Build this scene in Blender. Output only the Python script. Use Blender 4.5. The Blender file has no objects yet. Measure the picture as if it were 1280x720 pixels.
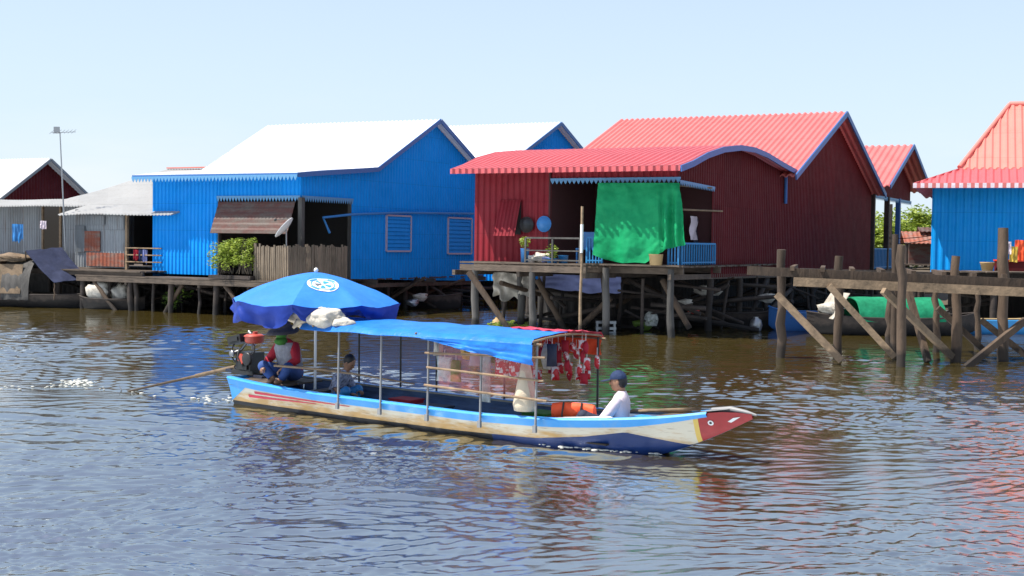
import bpy, math, random
import numpy as np
from mathutils import Vector, Matrix, noise
random.seed(7); np.random.seed(7)
R = math.radians
SC = bpy.context.scene
COL = SC.collection

# ------------------------------------------------------------------ camera
FPX, CX, CY, CAMH = 1600.0, 640.0, 360.0, 2.6
pitch = math.atan(57/1600); roll = 0.0145
r0 = Vector((1, 0, 0)); f0 = Vector((0, math.cos(pitch), -math.sin(pitch))); u0 = Vector((0, math.sin(pitch), math.cos(pitch)))
cr = r0*math.cos(roll) + u0*math.sin(roll); cu = -r0*math.sin(roll) + u0*math.cos(roll)
cam_d = bpy.data.cameras.new("camera"); cam = bpy.data.objects.new("camera", cam_d); COL.objects.link(cam)
cam_d.sensor_width = 36; cam_d.lens = 36*FPX/1280; cam_d.clip_start = .1; cam_d.clip_end = 6000
M = Matrix((( cr.x, cu.x, -f0.x, 0), (cr.y, cu.y, -f0.y, 0), (cr.z, cu.z, -f0.z, CAMH), (0, 0, 0, 1)))
cam.matrix_world = M
SC.camera = cam
SC.render.resolution_x = 1024; SC.render.resolution_y = 576

# ------------------------------------------------------------------ sky, sun, exposure
SUN_EL = R(61); sdir = Vector((-.97, -.22)).normalized()
world = bpy.data.worlds.new("World"); SC.world = world; world.use_nodes = True
wt = world.node_tree; wt.nodes.clear()
wo = wt.nodes.new("ShaderNodeOutputWorld"); bg = wt.nodes.new("ShaderNodeBackground")
sky = wt.nodes.new("ShaderNodeTexSky"); sky.sky_type = 'NISHITA'; sky.sun_disc = False
sky.sun_elevation = SUN_EL; sky.sun_rotation = math.atan2(sdir.x, sdir.y)
sky.air_density = 1.0; sky.dust_density = .7; sky.ozone_density = 2.0
tc = wt.nodes.new("ShaderNodeTexCoord"); mp = wt.nodes.new("ShaderNodeMapping"); mp.inputs['Scale'].default_value = (1, 1, 4.5)
nz = wt.nodes.new("ShaderNodeTexNoise"); nz.inputs['Scale'].default_value = 2.6; nz.inputs['Detail'].default_value = 7; nz.inputs['Roughness'].default_value = .55
cramp = wt.nodes.new("ShaderNodeValToRGB"); cramp.color_ramp.elements[0].position = .5; cramp.color_ramp.elements[1].position = .85
cramp.color_ramp.elements[1].color = (.75, .75, .75, 1)
mixc = wt.nodes.new("ShaderNodeMixRGB"); mixc.inputs[2].default_value = (5.2, 5.3, 5.4, 1)
wt.links.new(tc.outputs['Generated'], mp.inputs[0]); wt.links.new(mp.outputs[0], nz.inputs[0]); wt.links.new(nz.outputs[0], cramp.inputs[0])
sx_ = wt.nodes.new("ShaderNodeSeparateXYZ"); wt.links.new(tc.outputs['Generated'], sx_.inputs[0])
mr_ = wt.nodes.new("ShaderNodeMapRange"); mr_.inputs[1].default_value = .03; mr_.inputs[2].default_value = .13; mr_.inputs[3].default_value = 1; mr_.inputs[4].default_value = 0; wt.links.new(sx_.outputs[2], mr_.inputs[0])
mm_ = wt.nodes.new("ShaderNodeMath"); mm_.operation = 'MULTIPLY'; wt.links.new(cramp.outputs[0], mm_.inputs[0]); wt.links.new(mr_.outputs[0], mm_.inputs[1])
tint = wt.nodes.new("ShaderNodeMixRGB"); tint.blend_type = 'MULTIPLY'; tint.inputs[0].default_value = 1; tint.inputs[2].default_value = (1.1, .965, .95, 1)
hzr = wt.nodes.new("ShaderNodeValToRGB"); wt.links.new(sx_.outputs[2], hzr.inputs[0]); er = hzr.color_ramp.elements
er[0].position = .02; er[0].color = (.85, .85, .85, 1); er[1].position = .9; er[1].color = (.2, .2, .2, 1); e_ = er.new(.2); e_.color = (.6, .6, .6, 1); e_ = er.new(.45); e_.color = (.38, .38, .38, 1)
hzm = wt.nodes.new("ShaderNodeMixRGB"); hzm.inputs[2].default_value = (3.6, 4.45, 5.2, 1); wt.links.new(hzr.outputs[0], hzm.inputs[0]); wt.links.new(tint.outputs[0], hzm.inputs[1])
wt.links.new(sky.outputs[0], tint.inputs[1]); wt.links.new(mm_.outputs[0], mixc.inputs[0]); wt.links.new(hzm.outputs[0], mixc.inputs[1]); wt.links.new(mixc.outputs[0], bg.inputs[0])
bg.inputs[1].default_value = .118
wt.links.new(bg.outputs[0], wo.inputs[0])
sl = bpy.data.lights.new("sun", 'SUN'); sl.energy = 4.6; sl.angle = R(.5); sl.color = (1, .955, .88)
so = bpy.data.objects.new("sun", sl); COL.objects.link(so)
sv = Vector((sdir.x*math.cos(SUN_EL), sdir.y*math.cos(SUN_EL), math.sin(SUN_EL)))
so.rotation_euler = sv.to_track_quat('Z', 'Y').to_euler(); so.location = (-30, 0, 40)
SC.view_settings.view_transform = 'Standard'; SC.view_settings.look = 'None'
SC.view_settings.exposure = .75; SC.view_settings.gamma = 1; SC.view_settings.use_curve_mapping = False
SC.render.engine = 'CYCLES'

# ------------------------------------------------------------------ pixel -> place helpers (photo measured at 1280x720)
CAMP = Vector((0, 0, CAMH))
def ray(px, py): return f0*FPX + cr*(px-CX) - cu*(py-CY)
def at(px, py, Y): d = ray(px, py); return CAMP + d*(Y/d.y)
def ground(px, py, z=0): d = ray(px, py); return CAMP + d*((z-CAMH)/d.z)
class Fr:
    def __init__(s, x, y, yaw): s.o = Vector((x, y, 0)); s.yaw = yaw; s.m = Matrix.Translation(s.o) @ Matrix.Rotation(yaw, 4, 'Z'); s.i = s.m.inverted()
    def _ray(s, px, py):
        o = s.i @ CAMP; e = s.i @ (CAMP+ray(px, py)); return o, e-o
    def onx(s, px, py, c=0): o, d = s._ray(px, py); t = (c-o.x)/d.x; p = o+d*t; return p.y, p.z
    def ony(s, px, py, c=0): o, d = s._ray(px, py); t = (c-o.y)/d.y; p = o+d*t; return p.x, p.z
    def w(s, x, y, z): return s.m @ Vector((x, y, z))
def lerp(a, b, t): return a+(b-a)*t
def interp(tab, x):
    if x <= tab[0][0]: return tab[0][1]
    for (a, b), (c, d) in zip(tab, tab[1:]):
        if x <= c: return b+(d-b)*(x-a)/(c-a)
    return tab[-1][1]

# ------------------------------------------------------------------ materials
def newmat(name):
    m = bpy.data.materials.new(name); m.use_nodes = True; nt = m.node_tree
    b = nt.nodes['Principled BSDF']; return m, nt, b
def nd(nt, t, **kw):
    n = nt.nodes.new(t)
    for k, v in kw.items():
        if k.startswith('i_'): n.inputs[k[2:].replace('_', ' ')].default_value = v
        else: setattr(n, k, v)
    return n
def lk(nt, a, b): nt.links.new(a, b)
def coords(nt, scale=(1, 1, 1)):
    t = nd(nt, "ShaderNodeTexCoord"); m = nd(nt, "ShaderNodeMapping"); m.inputs['Scale'].default_value = scale
    lk(nt, t.outputs['Object'], m.inputs[0]); return m.outputs[0]
def mixcol(nt, fac, a, b, mode='MIX'):
    m = nd(nt, "ShaderNodeMixRGB", blend_type=mode)
    for s, v in ((0, fac), (1, a), (2, b)):
        if hasattr(v, 'is_output'): lk(nt, v, m.inputs[s])
        elif s == 0: m.inputs[0].default_value = v
        else: m.inputs[s].default_value = (*v, 1) if len(v) == 3 else v
    return m.outputs[0]
def ramp(nt, src, p0, p1, c0=(0, 0, 0), c1=(1, 1, 1)):
    r = nd(nt, "ShaderNodeValToRGB"); e = r.color_ramp.elements
    e[0].position = p0; e[1].position = p1; e[0].color = (*c0, 1); e[1].color = (*c1, 1)
    lk(nt, src, r.inputs[0]); return r.outputs[0]
def noisef(nt, vec, scale, detail=4, rough=.55):
    n = nd(nt, "ShaderNodeTexNoise"); n.inputs['Scale'].default_value = scale; n.inputs['Detail'].default_value = detail; n.inputs['Roughness'].default_value = rough
    lk(nt, vec, n.inputs[0]); return n.outputs[0]
def bump(nt, b, h, strength, dist=.02):
    n = nd(nt, "ShaderNodeBump"); n.inputs['Strength'].default_value = strength; n.inputs['Distance'].default_value = dist
    lk(nt, h, n.inputs['Height']); lk(nt, n.outputs[0], b.inputs['Normal']); return n

def metal_paint(name, col, dirt=(.16, .1, .07), dirty=.35, rough=.45, panel=.12, streak=True, pw=.8, ph=1.9, spec=.5):
    """painted corrugated sheet: tone changes from sheet to sheet, vertical dirt streaks, fine mottling"""
    m, nt, b = newmat(name); v = coords(nt)
    sep = nd(nt, "ShaderNodeSeparateXYZ"); lk(nt, v, sep.inputs[0])
    def fl(sock, d):
        q = nd(nt, "ShaderNodeMath", operation='DIVIDE'); lk(nt, sock, q.inputs[0]); q.inputs[1].default_value = d
        f = nd(nt, "ShaderNodeMath", operation='FLOOR'); lk(nt, q.outputs[0], f.inputs[0]); return f.outputs[0]
    xy = nd(nt, "ShaderNodeMath", operation='ADD'); lk(nt, sep.outputs[0], xy.inputs[0]); lk(nt, sep.outputs[1], xy.inputs[1])
    cb = nd(nt, "ShaderNodeCombineXYZ"); lk(nt, fl(xy.outputs[0], pw), cb.inputs[0]); lk(nt, fl(sep.outputs[2], ph), cb.inputs[1])
    wn = nd(nt, "ShaderNodeTexWhiteNoise"); lk(nt, cb.outputs[0], wn.inputs[0])
    lo = tuple(c*(1-panel) for c in col); hi = tuple(min(1, c*(1+panel)) for c in col)
    c1 = mixcol(nt, wn.outputs[0], lo, hi)
    n1 = noisef(nt, v, 2.2, 6, .6)
    c2 = mixcol(nt, ramp(nt, n1, .35, .75), c1, tuple(min(1, c*1.042+.012) for c in col))
    vs = coords(nt, (6, 6, .5)) if streak else coords(nt, (3, 3, 3))
    n2 = noisef(nt, vs, 1.6, 6, .65)
    c3 = mixcol(nt, ramp(nt, n2, .53, .8, (0, 0, 0), (dirty,)*3), c2, dirt)
    fr = nd(nt, "ShaderNodeMath", operation='FRACT'); dv = nd(nt, "ShaderNodeMath", operation='DIVIDE'); lk(nt, sep.outputs[2], dv.inputs[0]); dv.inputs[1].default_value = ph*.5; lk(nt, dv.outputs[0], fr.inputs[0])
    c3 = mixcol(nt, ramp(nt, fr.outputs[0], .0, .035, (.35,)*3, (0, 0, 0)), c3, tuple(c*.4 for c in col))
    lk(nt, c3, b.inputs['Base Color']); b.inputs['Roughness'].default_value = rough
    b.inputs['Specular IOR Level'].default_value = spec
    n3 = noisef(nt, v, 9, 3); bump(nt, b, n3, .25, .01)
    return m
def rusty(name, base, rust=(.2, .065, .03), amt=.5):
    m, nt, b = newmat(name); v = coords(nt)
    n1 = noisef(nt, coords(nt, (1, 1, 3)), 1.7, 7, .65); n2 = noisef(nt, v, 14, 4)
    c = mixcol(nt, ramp(nt, n1, .62-amt*.35, .72-amt*.2), base, rust)
    c = mixcol(nt, ramp(nt, n2, .4, .8, (0, 0, 0), (.5, .5, .5)), c, tuple(x*.5 for x in rust))
    lk(nt, c, b.inputs['Base Color']); b.inputs['Roughness'].default_value = .6; bump(nt, b, n2, .4, .01); return m
def wood(name, col, dark=None, scale=(5, 5, 5), rough=.8, wetline=True):
    m, nt, b = newmat(name); v = coords(nt, scale); dark = dark or tuple(c*.35 for c in col)
    n1 = noisef(nt, v, 1.5, 8, .65); n2 = noisef(nt, coords(nt, (2, 2, .6)), 1.1, 4)
    oi = nd(nt, "ShaderNodeObjectInfo")
    c = mixcol(nt, ramp(nt, n1, .3, .7), dark, col)
    c = mixcol(nt, ramp(nt, n2, .4, .7, (0, 0, 0), (.6, .6, .6)), c, tuple(min(1, x*1.35) for x in col))
    hv = nd(nt, "ShaderNodeHueSaturation"); mr = nd(nt, "ShaderNodeMapRange"); mr.inputs[3].default_value = .75; mr.inputs[4].default_value = 1.25
    lk(nt, oi.outputs['Random'], mr.inputs[0]); lk(nt, mr.outputs[0], hv.inputs['Value']); lk(nt, c, hv.inputs['Color'])
    g = nd(nt, "ShaderNodeNewGeometry"); sp = nd(nt, "ShaderNodeSeparateXYZ"); lk(nt, g.outputs['Position'], sp.inputs[0])
    ns = noisef(nt, g.outputs['Position'], 3, 4); ad = nd(nt, "ShaderNodeMath", operation='MULTIPLY_ADD'); ad.inputs[1].default_value = -.5; lk(nt, ns, ad.inputs[0]); lk(nt, sp.outputs[2], ad.inputs[2])
    wet = ramp(nt, ad.outputs[0], .0, .12, (1, 1, 1), (0, 0, 0)) if wetline else None
    oc = mixcol(nt, wet, hv.outputs[0], tuple(x*.22 for x in col)) if wetline else hv.outputs[0]
    lk(nt, oc, b.inputs['Base Color']); b.inputs['Roughness'].default_value = rough; bump(nt, b, n1, .9, .03); return m
def fabric(name, col, var=.25, rough=.75, scale=3, trans=0, wr=.35):
    m, nt, b = newmat(name); v = coords(nt)
    n1 = noisef(nt, v, scale, 6, .6)
    c = mixcol(nt, ramp(nt, n1, .3, .75), tuple(x*(1-var) for x in col), tuple(min(1, x*(1+var)+.01) for x in col))
    lk(nt, c, b.inputs['Base Color']); b.inputs['Roughness'].default_value = rough
    b.inputs['Specular IOR Level'].default_value = .25; n2 = noisef(nt, v, scale*3, 4, .6); bump(nt, b, n2, wr, .03)
    if trans:
        o = nt.nodes['Material Output']; t = nd(nt, "ShaderNodeBsdfTranslucent"); lk(nt, c, t.inputs[0]); mx = nd(nt, "ShaderNodeMixShader"); mx.inputs[0].default_value = trans
        lk(nt, b.outputs[0], mx.inputs[1]); lk(nt, t.outputs[0], mx.inputs[2]); lk(nt, mx.outputs[0], o.inputs[0])
    return m
def plain(name, col, rough=.5, metal=0, var=.12):
    m, nt, b = newmat(name); n1 = noisef(nt, coords(nt), 12, 5)
    c = mixcol(nt, n1, tuple(x*(1-var) for x in col), tuple(min(1, x*(1+var)) for x in col))
    lk(nt, c, b.inputs['Base Color']); b.inputs['Roughness'].default_value = rough; b.inputs['Metallic'].default_value = metal; return m
def sheer(name, col, alpha):
    m, nt, b = newmat(name); n1 = noisef(nt, coords(nt), 8, 5)
    lk(nt, ramp(nt, n1, .3, .7, tuple(x*.7 for x in col), col), b.inputs['Base Color']); b.inputs['Roughness'].default_value = .25
    lk(nt, ramp(nt, n1, .3, .7, (alpha*.5,)*3, (min(1, alpha*1.4),)*3), b.inputs['Alpha']); return m
def foliage(name, c0, c1):
    m, nt, b = newmat(name); g = nd(nt, "ShaderNodeNewGeometry"); n1 = noisef(nt, coords(nt), .9, 3)
    a = nd(nt, "ShaderNodeMath", operation='ADD'); lk(nt, g.outputs['Random Per Island'], a.inputs[0]); lk(nt, n1, a.inputs[1])
    h = nd(nt, "ShaderNodeMath", operation='MULTIPLY'); lk(nt, a.outputs[0], h.inputs[0]); h.inputs[1].default_value = .5
    c = ramp(nt, h.outputs[0], .2, .75, c0, c1); lk(nt, c, b.inputs['Base Color']); b.inputs['Roughness'].default_value = .55
    o = nt.nodes['Material Output']; t = nd(nt, "ShaderNodeBsdfTranslucent"); lk(nt, c, t.inputs[0]); mx = nd(nt, "ShaderNodeMixShader"); mx.inputs[0].default_value = .35
    lk(nt, b.outputs[0], mx.inputs[1]); lk(nt, t.outputs[0], mx.inputs[2]); lk(nt, mx.outputs[0], o.inputs[0]); return m

MT = dict(
 blue=metal_paint('blue_sheet', (.002, .275, .78), dirty=.25, panel=.06, rough=.55, dirt=(.004, .13, .5), spec=.12),
 blue_trim=plain('blue_trim', (.03, .13, .36)),
 lace=plain('lace_blue', (.09, .27, .48)),
 white_roof=metal_paint('zinc_roof', (.74, .75, .76), dirty=.3, rough=.35, panel=.03, dirt=(.5, .48, .45)),
 grey_roof=metal_paint('old_zinc_roof', (.36, .355, .34), dirty=.4, rough=.55, panel=.1, dirt=(.2, .15, .11), streak=False),
 red_roof=metal_paint('red_roof', (.6, .15, .135), dirty=.3, rough=.42, panel=.09, dirt=(.4, .09, .08), streak=False),
 red_wing=metal_paint('red_wing_roof', (.56, .1, .108), dirty=.15, rough=.42, panel=.05, dirt=(.4, .09, .08), streak=False),
 red_roof2=metal_paint('faded_red_roof', (.66, .19, .15), dirty=.2, rough=.5, panel=.06, dirt=(.45, .16, .12), streak=False),
 shaded_red=metal_paint('shaded_red_sheet', (.1, .007, .009), dirty=.35, panel=.15, dirt=(.035, .014, .012), rough=.6, spec=.15),  # darker red sheet: the shade of the gable faces is in its colour
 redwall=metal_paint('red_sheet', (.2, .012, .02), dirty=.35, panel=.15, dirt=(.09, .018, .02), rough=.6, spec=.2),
 blue2=metal_paint('blue_sheet_light', (.004, .27, .68), dirty=.2, panel=.07, dirt=(.01, .15, .4), rough=.55, spec=.12),
 tin=metal_paint('old_tin', (.22, .235, .245), dirty=1, panel=.45, dirt=(.13, .075, .045), rough=.6),
 rust=rusty('rusty_tin', (.22, .17, .14), (.3, .08, .04), .8), rust2=rusty('brown_tin', (.1, .075, .06), (.1, .03, .02), .6),
 wood=wood('weathered_wood', (.088, .056, .034), scale=(6, 6, 1.5)), wood_d=wood('dark_wood', (.05, .036, .028)), wood_l=wood('sun_bleached_wood', (.27, .185, .11)),
 plank=wood('plank', (.13, .095, .068), scale=(2, 9, 9)), bamboo=wood('bamboo', (.26, .2, .14), scale=(20, 20, 2)),
 grey_wood=wood('grey_wood', (.085, .078, .07), scale=(7, 7, 1.2)), frame_light=plain('frame_light', (.42, .4, .5)), frame_grey=plain('frame_grey', (.22, .22, .22)), green_tarp=fabric('green_tarp', (.002, .34, .12), .15, .6, 2.5, trans=.2, wr=.5),
 green_hood=fabric('green_hood_cloth', (.004, .2, .09), .35, .8, 3, wr=.6),
 navy=fabric('navy_tarp', (.016, .022, .055), .3), bluetarp=fabric('blue_tarp', (.015, .2, .68), .2, .42, 4, trans=.15, wr=.5), purple=fabric('purple_tarp', (.2, .23, .44), .2),
 greytarp=fabric('grey_tarp', (.42, .38, .32), .4), white_bag=fabric('white_bag', (.55, .5, .42), .3, .6, 9, wr=.8),
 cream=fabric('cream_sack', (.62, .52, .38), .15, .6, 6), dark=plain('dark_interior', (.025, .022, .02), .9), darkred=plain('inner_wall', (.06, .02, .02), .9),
 bluerail=plain('blue_rail', (.03, .22, .48)), white=plain('white_paint', (.75, .75, .73), .4), black=plain('black_part', (.02, .02, .02), .4),
 steel=plain('steel', (.35, .35, .35), .35, .8), red=plain('red_plastic', (.6, .05, .03), .35), orange=fabric('orange_cloth', (.85, .1, .03), .15, .6),
 pvc=plain('blue_pvc', (.03, .2, .5), .35), skin=plain('skin', (.3, .155, .09), .55, 0, .06), hair=plain('hair', (.012, .01, .01), .5),
 umb=fabric('umbrella_cloth', (.035, .22, .7), .08, .55, 5, trans=.12, wr=.15), umb_d=fabric('umbrella_navy_cloth', (.01, .04, .3), .12, .55, 5, trans=.12, wr=.15),
 redcloth=fabric('red_shirt_cloth', (.36, .015, .03), .25), vest=fabric('grey_vest_cloth', (.25, .25, .28), .3, .8, 14), denim=fabric('blue_trouser_cloth', (.03, .07, .22), .25),
 darkcloth=fabric('dark_cloth', (.03, .035, .06), .2), pink=fabric('pale_pink_cloth', (.72, .6, .64), .08), capblue=fabric('cap_cloth', (.018, .035, .09), .25, .8, 14),
 greencloth=fabric('green_cloth', (.045, .17, .025), .3, .8, 10), hatcloth=fabric('hat_cloth', (.06, .055, .07), .2), pattern=fabric('patterned_cloth', (.28, .3, .38), .8, .8, 25),
 yellow=plain('yellow_plastic', (.6, .4, .05)), mud=plain('mud', (.085, .062, .038), .9, 0, .35), clay=plain('tan_bucket', (.4, .27, .12), .7),
 leaf=foliage('leaf', (.03, .07, .01), (.16, .26, .035)), leaf_l=foliage('bright_leaf', (.12, .2, .02), (.42, .5, .07)), bark=wood('bark', (.13, .1, .07)),
 net=sheer('pink_plastic_film', (.7, .2, .18), .3), clear=sheer('clear_bag', (.75, .78, .72), .55), foam=plain('foam', (.55, .54, .48), .6, 0, .1),
)

# ------------------------------------------------------------------ mesh builder
class MB:
    def __init__(s): s.v = []; s.f = []; s.mi = []; s.smooth = []
    def add(s, vs, fs, mi=0, sm=False):
        o = len(s.v); s.v += [tuple(v) for v in vs]; s.f += [tuple(o+i for i in f) for f in fs]; s.mi += [mi]*len(fs); s.smooth += [sm]*len(fs); return s
    def box(s, c, d, rz=0, mi=0, rx=0, ry=0):
        m = Matrix.Translation(c) @ Matrix.Rotation(rz, 4, 'Z') @ Matrix.Rotation(ry, 4, 'Y') @ Matrix.Rotation(rx, 4, 'X')
        vs = [m @ Vector((x*d[0]/2, y*d[1]/2, z*d[2]/2)) for x in (-1, 1) for y in (-1, 1) for z in (-1, 1)]
        return s.add(vs, [(0, 1, 3, 2), (4, 6, 7, 5), (0, 4, 5, 1), (2, 3, 7, 6), (0, 2, 6, 4), (1, 5, 7, 3)], mi)
    def beam(s, p, q, w, h, mi=0, up=Vector((0, 0, 1))):
        p = Vector(p); q = Vector(q); d = (q-p).normalized()
        if abs(d.dot(up)) > .98: up = Vector((0, 1, 0))
        a = d.cross(up).normalized(); b = a.cross(d).normalized(); vs = []
        for e in (p, q):
            for i, j in ((-1, -1), (1, -1), (1, 1), (-1, 1)): vs.append(e+a*i*w/2+b*j*h/2)
        return s.add(vs, [(0, 1, 2, 3), (7, 6, 5, 4), (0, 4, 5, 1), (1, 5, 6, 2), (2, 6, 7, 3), (3, 7, 4, 0)], mi)
    def tube(s, pts, rad, n=8, mi=0, cap=True, sm=True):
        pts = [Vector(p) for p in pts]; k = len(pts)
        if not hasattr(rad, '__len__'): rad = [rad]*k
        rings = []; prev = None
        for i, p in enumerate(pts):
            d = (pts[min(i+1, k-1)]-pts[max(i-1, 0)]).normalized()
            if prev is None: a = d.cross(Vector((0, 0, 1)) if abs(d.z) < .9 else Vector((1, 0, 0))).normalized()
            else: a = (prev-d*prev.dot(d)).normalized()
            prev = a; b = d.cross(a)
            rings.append([p+(a*math.cos(t)+b*math.sin(t))*rad[i] for t in [2*math.pi*j/n for j in range(n)]])
        vs = [v for r in rings for v in r]; fs = []
        for i in range(k-1):
            for j in range(n): fs.append((i*n+j, i*n+(j+1) % n, (i+1)*n+(j+1) % n, (i+1)*n+j))
        s.add(vs, fs, mi, sm)
        if cap: s.add(rings[0], [tuple(reversed(range(n)))], mi); s.add(rings[-1], [tuple(range(n))], mi)
        return s
    def log(s, p, q, r0, r1=None, n=8, seg=5, wob=.02, mi=0):
        p = Vector(p); q = Vector(q); r1 = r1 if r1 else r0*.85; pts = []; rr = []
        for i in range(seg+1):
            t = i/seg; c = p.lerp(q, t)
            if 0 < i < seg: c += Vector((random.uniform(-wob, wob), random.uniform(-wob, wob), 0))
            pts.append(c); rr.append(lerp(r0, r1, t)*random.uniform(.9, 1.1))
        return s.tube(pts, rr, n, mi)
    def ell(s, c, r, n=12, k=8, m=None, mi=0, jit=0):
        c = Vector(c); vs = []; fs = []
        for i in range(k+1):
            th = math.pi*i/k
            for j in range(n):
                ph = 2*math.pi*j/n; d = Vector((math.sin(th)*math.cos(ph), math.sin(th)*math.sin(ph), math.cos(th)))
                jj = 1+jit*(noise.noise(d*1.7+c*3.7)-.45*abs(noise.noise(d*4.3+c))+.1*noise.noise(d*9+c)) if jit else 1
                p = Vector((d.x*r[0]*jj, d.y*r[1]*jj, d.z*r[2]*jj)); vs.append(c+(m @ p if m else p))
        for i in range(k):
            for j in range(n): fs.append((i*n+j, (i+1)*n+j, (i+1)*n+(j+1) % n, i*n+(j+1) % n))
        return s.add(vs, fs, mi, True)
    def lathe(s, c, prof, n=16, mi=0, sm=True):
        c = Vector(c); vs = []; fs = []
        for r, z in prof:
            for j in range(n): a = 2*math.pi*j/n; vs.append(c+Vector((r*math.cos(a), r*math.sin(a), z)))
        for i in range(len(prof)-1):
            for j in range(n): fs.append((i*n+j, i*n+(j+1) % n, (i+1)*n+(j+1) % n, (i+1)*n+j))
        return s.add(vs, fs, mi, sm)
    def grid(s, rows, mi=0, sm=True, thick=None):
        """rows: list of lists of points; optional thickness vector gives it a second skin and rims"""
        h = len(rows); w = len(rows[0]); vs = [Vector(p) for r in rows for p in r]
        fs = [(i*w+j, i*w+j+1, (i+1)*w+j+1, (i+1)*w+j) for i in range(h-1) for j in range(w-1)]
        s.add(vs, fs, mi, sm)
        if thick is not None:
            t = Vector(thick); v2 = [v+t for v in vs]; s.add(v2, [tuple(reversed(f)) for f in fs], mi, sm)
            rim = [(0, j) for j in range(w)]+[(i, w-1) for i in range(1, h)]+[(h-1, j) for j in range(w-2, -1, -1)]+[(i, 0) for i in range(h-2, 0, -1)]
            rv = [vs[i*w+j] for i, j in rim]; n = len(rv); s.add(rv+[p+t for p in rv], [(i, (i+1) % n, n+(i+1) % n, n+i) for i in range(n)], mi)
        return s
    def build(s, name, mat, parent=None, label=None):
        me = bpy.data.meshes.new(name); me.from_pydata(s.v, [], s.f)
        for m in (mat if isinstance(mat, (list, tuple)) else [mat]): me.materials.append(MT[m] if isinstance(m, str) else m)
        me.polygons.foreach_set('material_index', s.mi); me.polygons.foreach_set('use_smooth', s.smooth); me.update()
        o = bpy.data.objects.new(name, me); COL.objects.link(o)
        if parent: o.parent = parent
        if label: o['label'] = label
        return o
def tag(o, label=None, cat=None, group=None, kind=None):
    for k, v in (('label', label), ('category', cat), ('group', group), ('kind', kind)):
        if v: o[k] = v
    return o
def thing(name, label, cat, loc=(0, 0, 0), yaw=0, group=None):
    o = bpy.data.objects.new(name, None); o.empty_display_size = .2; COL.objects.link(o); o.location = loc; o.rotation_euler = (0, 0, yaw)
    return tag(o, label, cat, group)

# corrugated pieces ---------------------------------------------------
def corr_wall(mb, axis, c, out, a0, a1, zb, zt, period=.17, amp=.017):
    """vertical corrugated sheet in plane axis=const; runs along the other axis"""
    zb = zb if callable(zb) else (lambda a, q=zb: q); zt = zt if callable(zt) else (lambda a, q=zt: q)
    n = max(2, int(abs(a1-a0)/period*4)); vs = []; fs = []
    for i in range(n+1):
        a = lerp(a0, a1, i/n); o = c+out*amp*(1 if (i % 4) in (1, 2) else -1)
        for z in (zb(a), zt(a)): vs.append((o, a, z) if axis == 'x' else (a, o, z))
    for i in range(n): fs.append((2*i, 2*i+2, 2*i+3, 2*i+1))
    mb.add(vs, fs)
def corr_roof(mb, x0, x1, prof, period=.2, amp=.022, thick=.035, sag=0, xmin=None):
    """ribbed roof; prof = [(y,z)...]; ribs run down the slope"""
    pr = []
    for (a, b), (c, d) in zip(prof, prof[1:]):
        k = max(1, int(math.hypot(c-a, d-b)/.9))
        for i in range(k): pr.append((lerp(a, c, i/k), lerp(b, d, i/k)))
    pr.append(prof[-1]); n = int((x1-x0)/period*4); rows = []
    for y, z in pr:
        rows.append([(max(lerp(x0, x1, i/n), interp(xmin, y) if xmin else x0), y, z+amp*(1, 1, -1, -1)[i % 4]+sag*noise.noise(Vector((lerp(x0, x1, i/n)*.4, y*.4, 3)))) for i in range(n+1)])
    mb.grid(rows, sm=False, thick=(0, 0, -thick))
def lace(mb, p, q, h=.13, step=.12, t=.012):
    """pointed valance strip hung from the line p-q"""
    p = Vector(p); q = Vector(q); L = (q-p).length; n = int(L/step); d = (q-p)/n; o = d.cross(Vector((0, 0, 1))).normalized()*t
    mb.beam(p+Vector((0, 0, -.02)), q+Vector((0, 0, -.02)), .025, .05)
    for i in range(n):
        a = p+d*i; b = a+d; z = Vector((0, 0, -.045)); tip = (a+b)/2+Vector((0, 0, -h))
        vs = [a+z, a+d*.2+Vector((0, 0, -h*.6)), tip, b-d*.2+Vector((0, 0, -h*.6)), b+z]
        mb.add(vs+[v+o for v in vs], [(0, 1, 2, 3, 4), (9, 8, 7, 6, 5), (0, 5, 6, 1), (1, 6, 7, 2), (2, 7, 8, 3), (3, 8, 9, 4)])
def rake(mb, x, prof, w=.04, h=.16, dz=-.06):
    for (a, b), (c, d) in zip(prof, prof[1:]): mb.beam((x, a, b+dz), (x, c, d+dz), w, h)
def planks(mb, x0, x1, y0, y1, z, pw=.22, along='x', th=.045):
    a0, a1 = (y0, y1) if along == 'x' else (x0, x1); n = int((a1-a0)/pw)
    for i in range(n):
        a = a0+(i+.5)*pw; dz = random.uniform(-.008, .008)
        if along == 'x': mb.box(((x0+x1)/2+random.uniform(-.08, .08), a, z-th/2+dz), (x1-x0, pw*1.04, th))
        else: mb.box((a, (y0+y1)/2+random.uniform(-.08, .08), z-th/2+dz), (pw*1.04, y1-y0, th))
def rails(mb, p, q, h=.85, n=9, r=.02, posts=True, mids=0):
    p = Vector(p); q = Vector(q); up = Vector((0, 0, h))
    mb.beam(p+up, q+up, .05, .05)
    mb.beam(p+up*.12, q+up*.12, .04, .04)
    for k in range(mids): mb.beam(p+up*(k+1)/(mids+1), q+up*(k+1)/(mids+1), .035, .035)
    for i in range(n+1): c = p.lerp(q, i/n); w = .05 if i in (0, n) else r; mb.beam(c+up*.02, c+up*.99, w, w)

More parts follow.
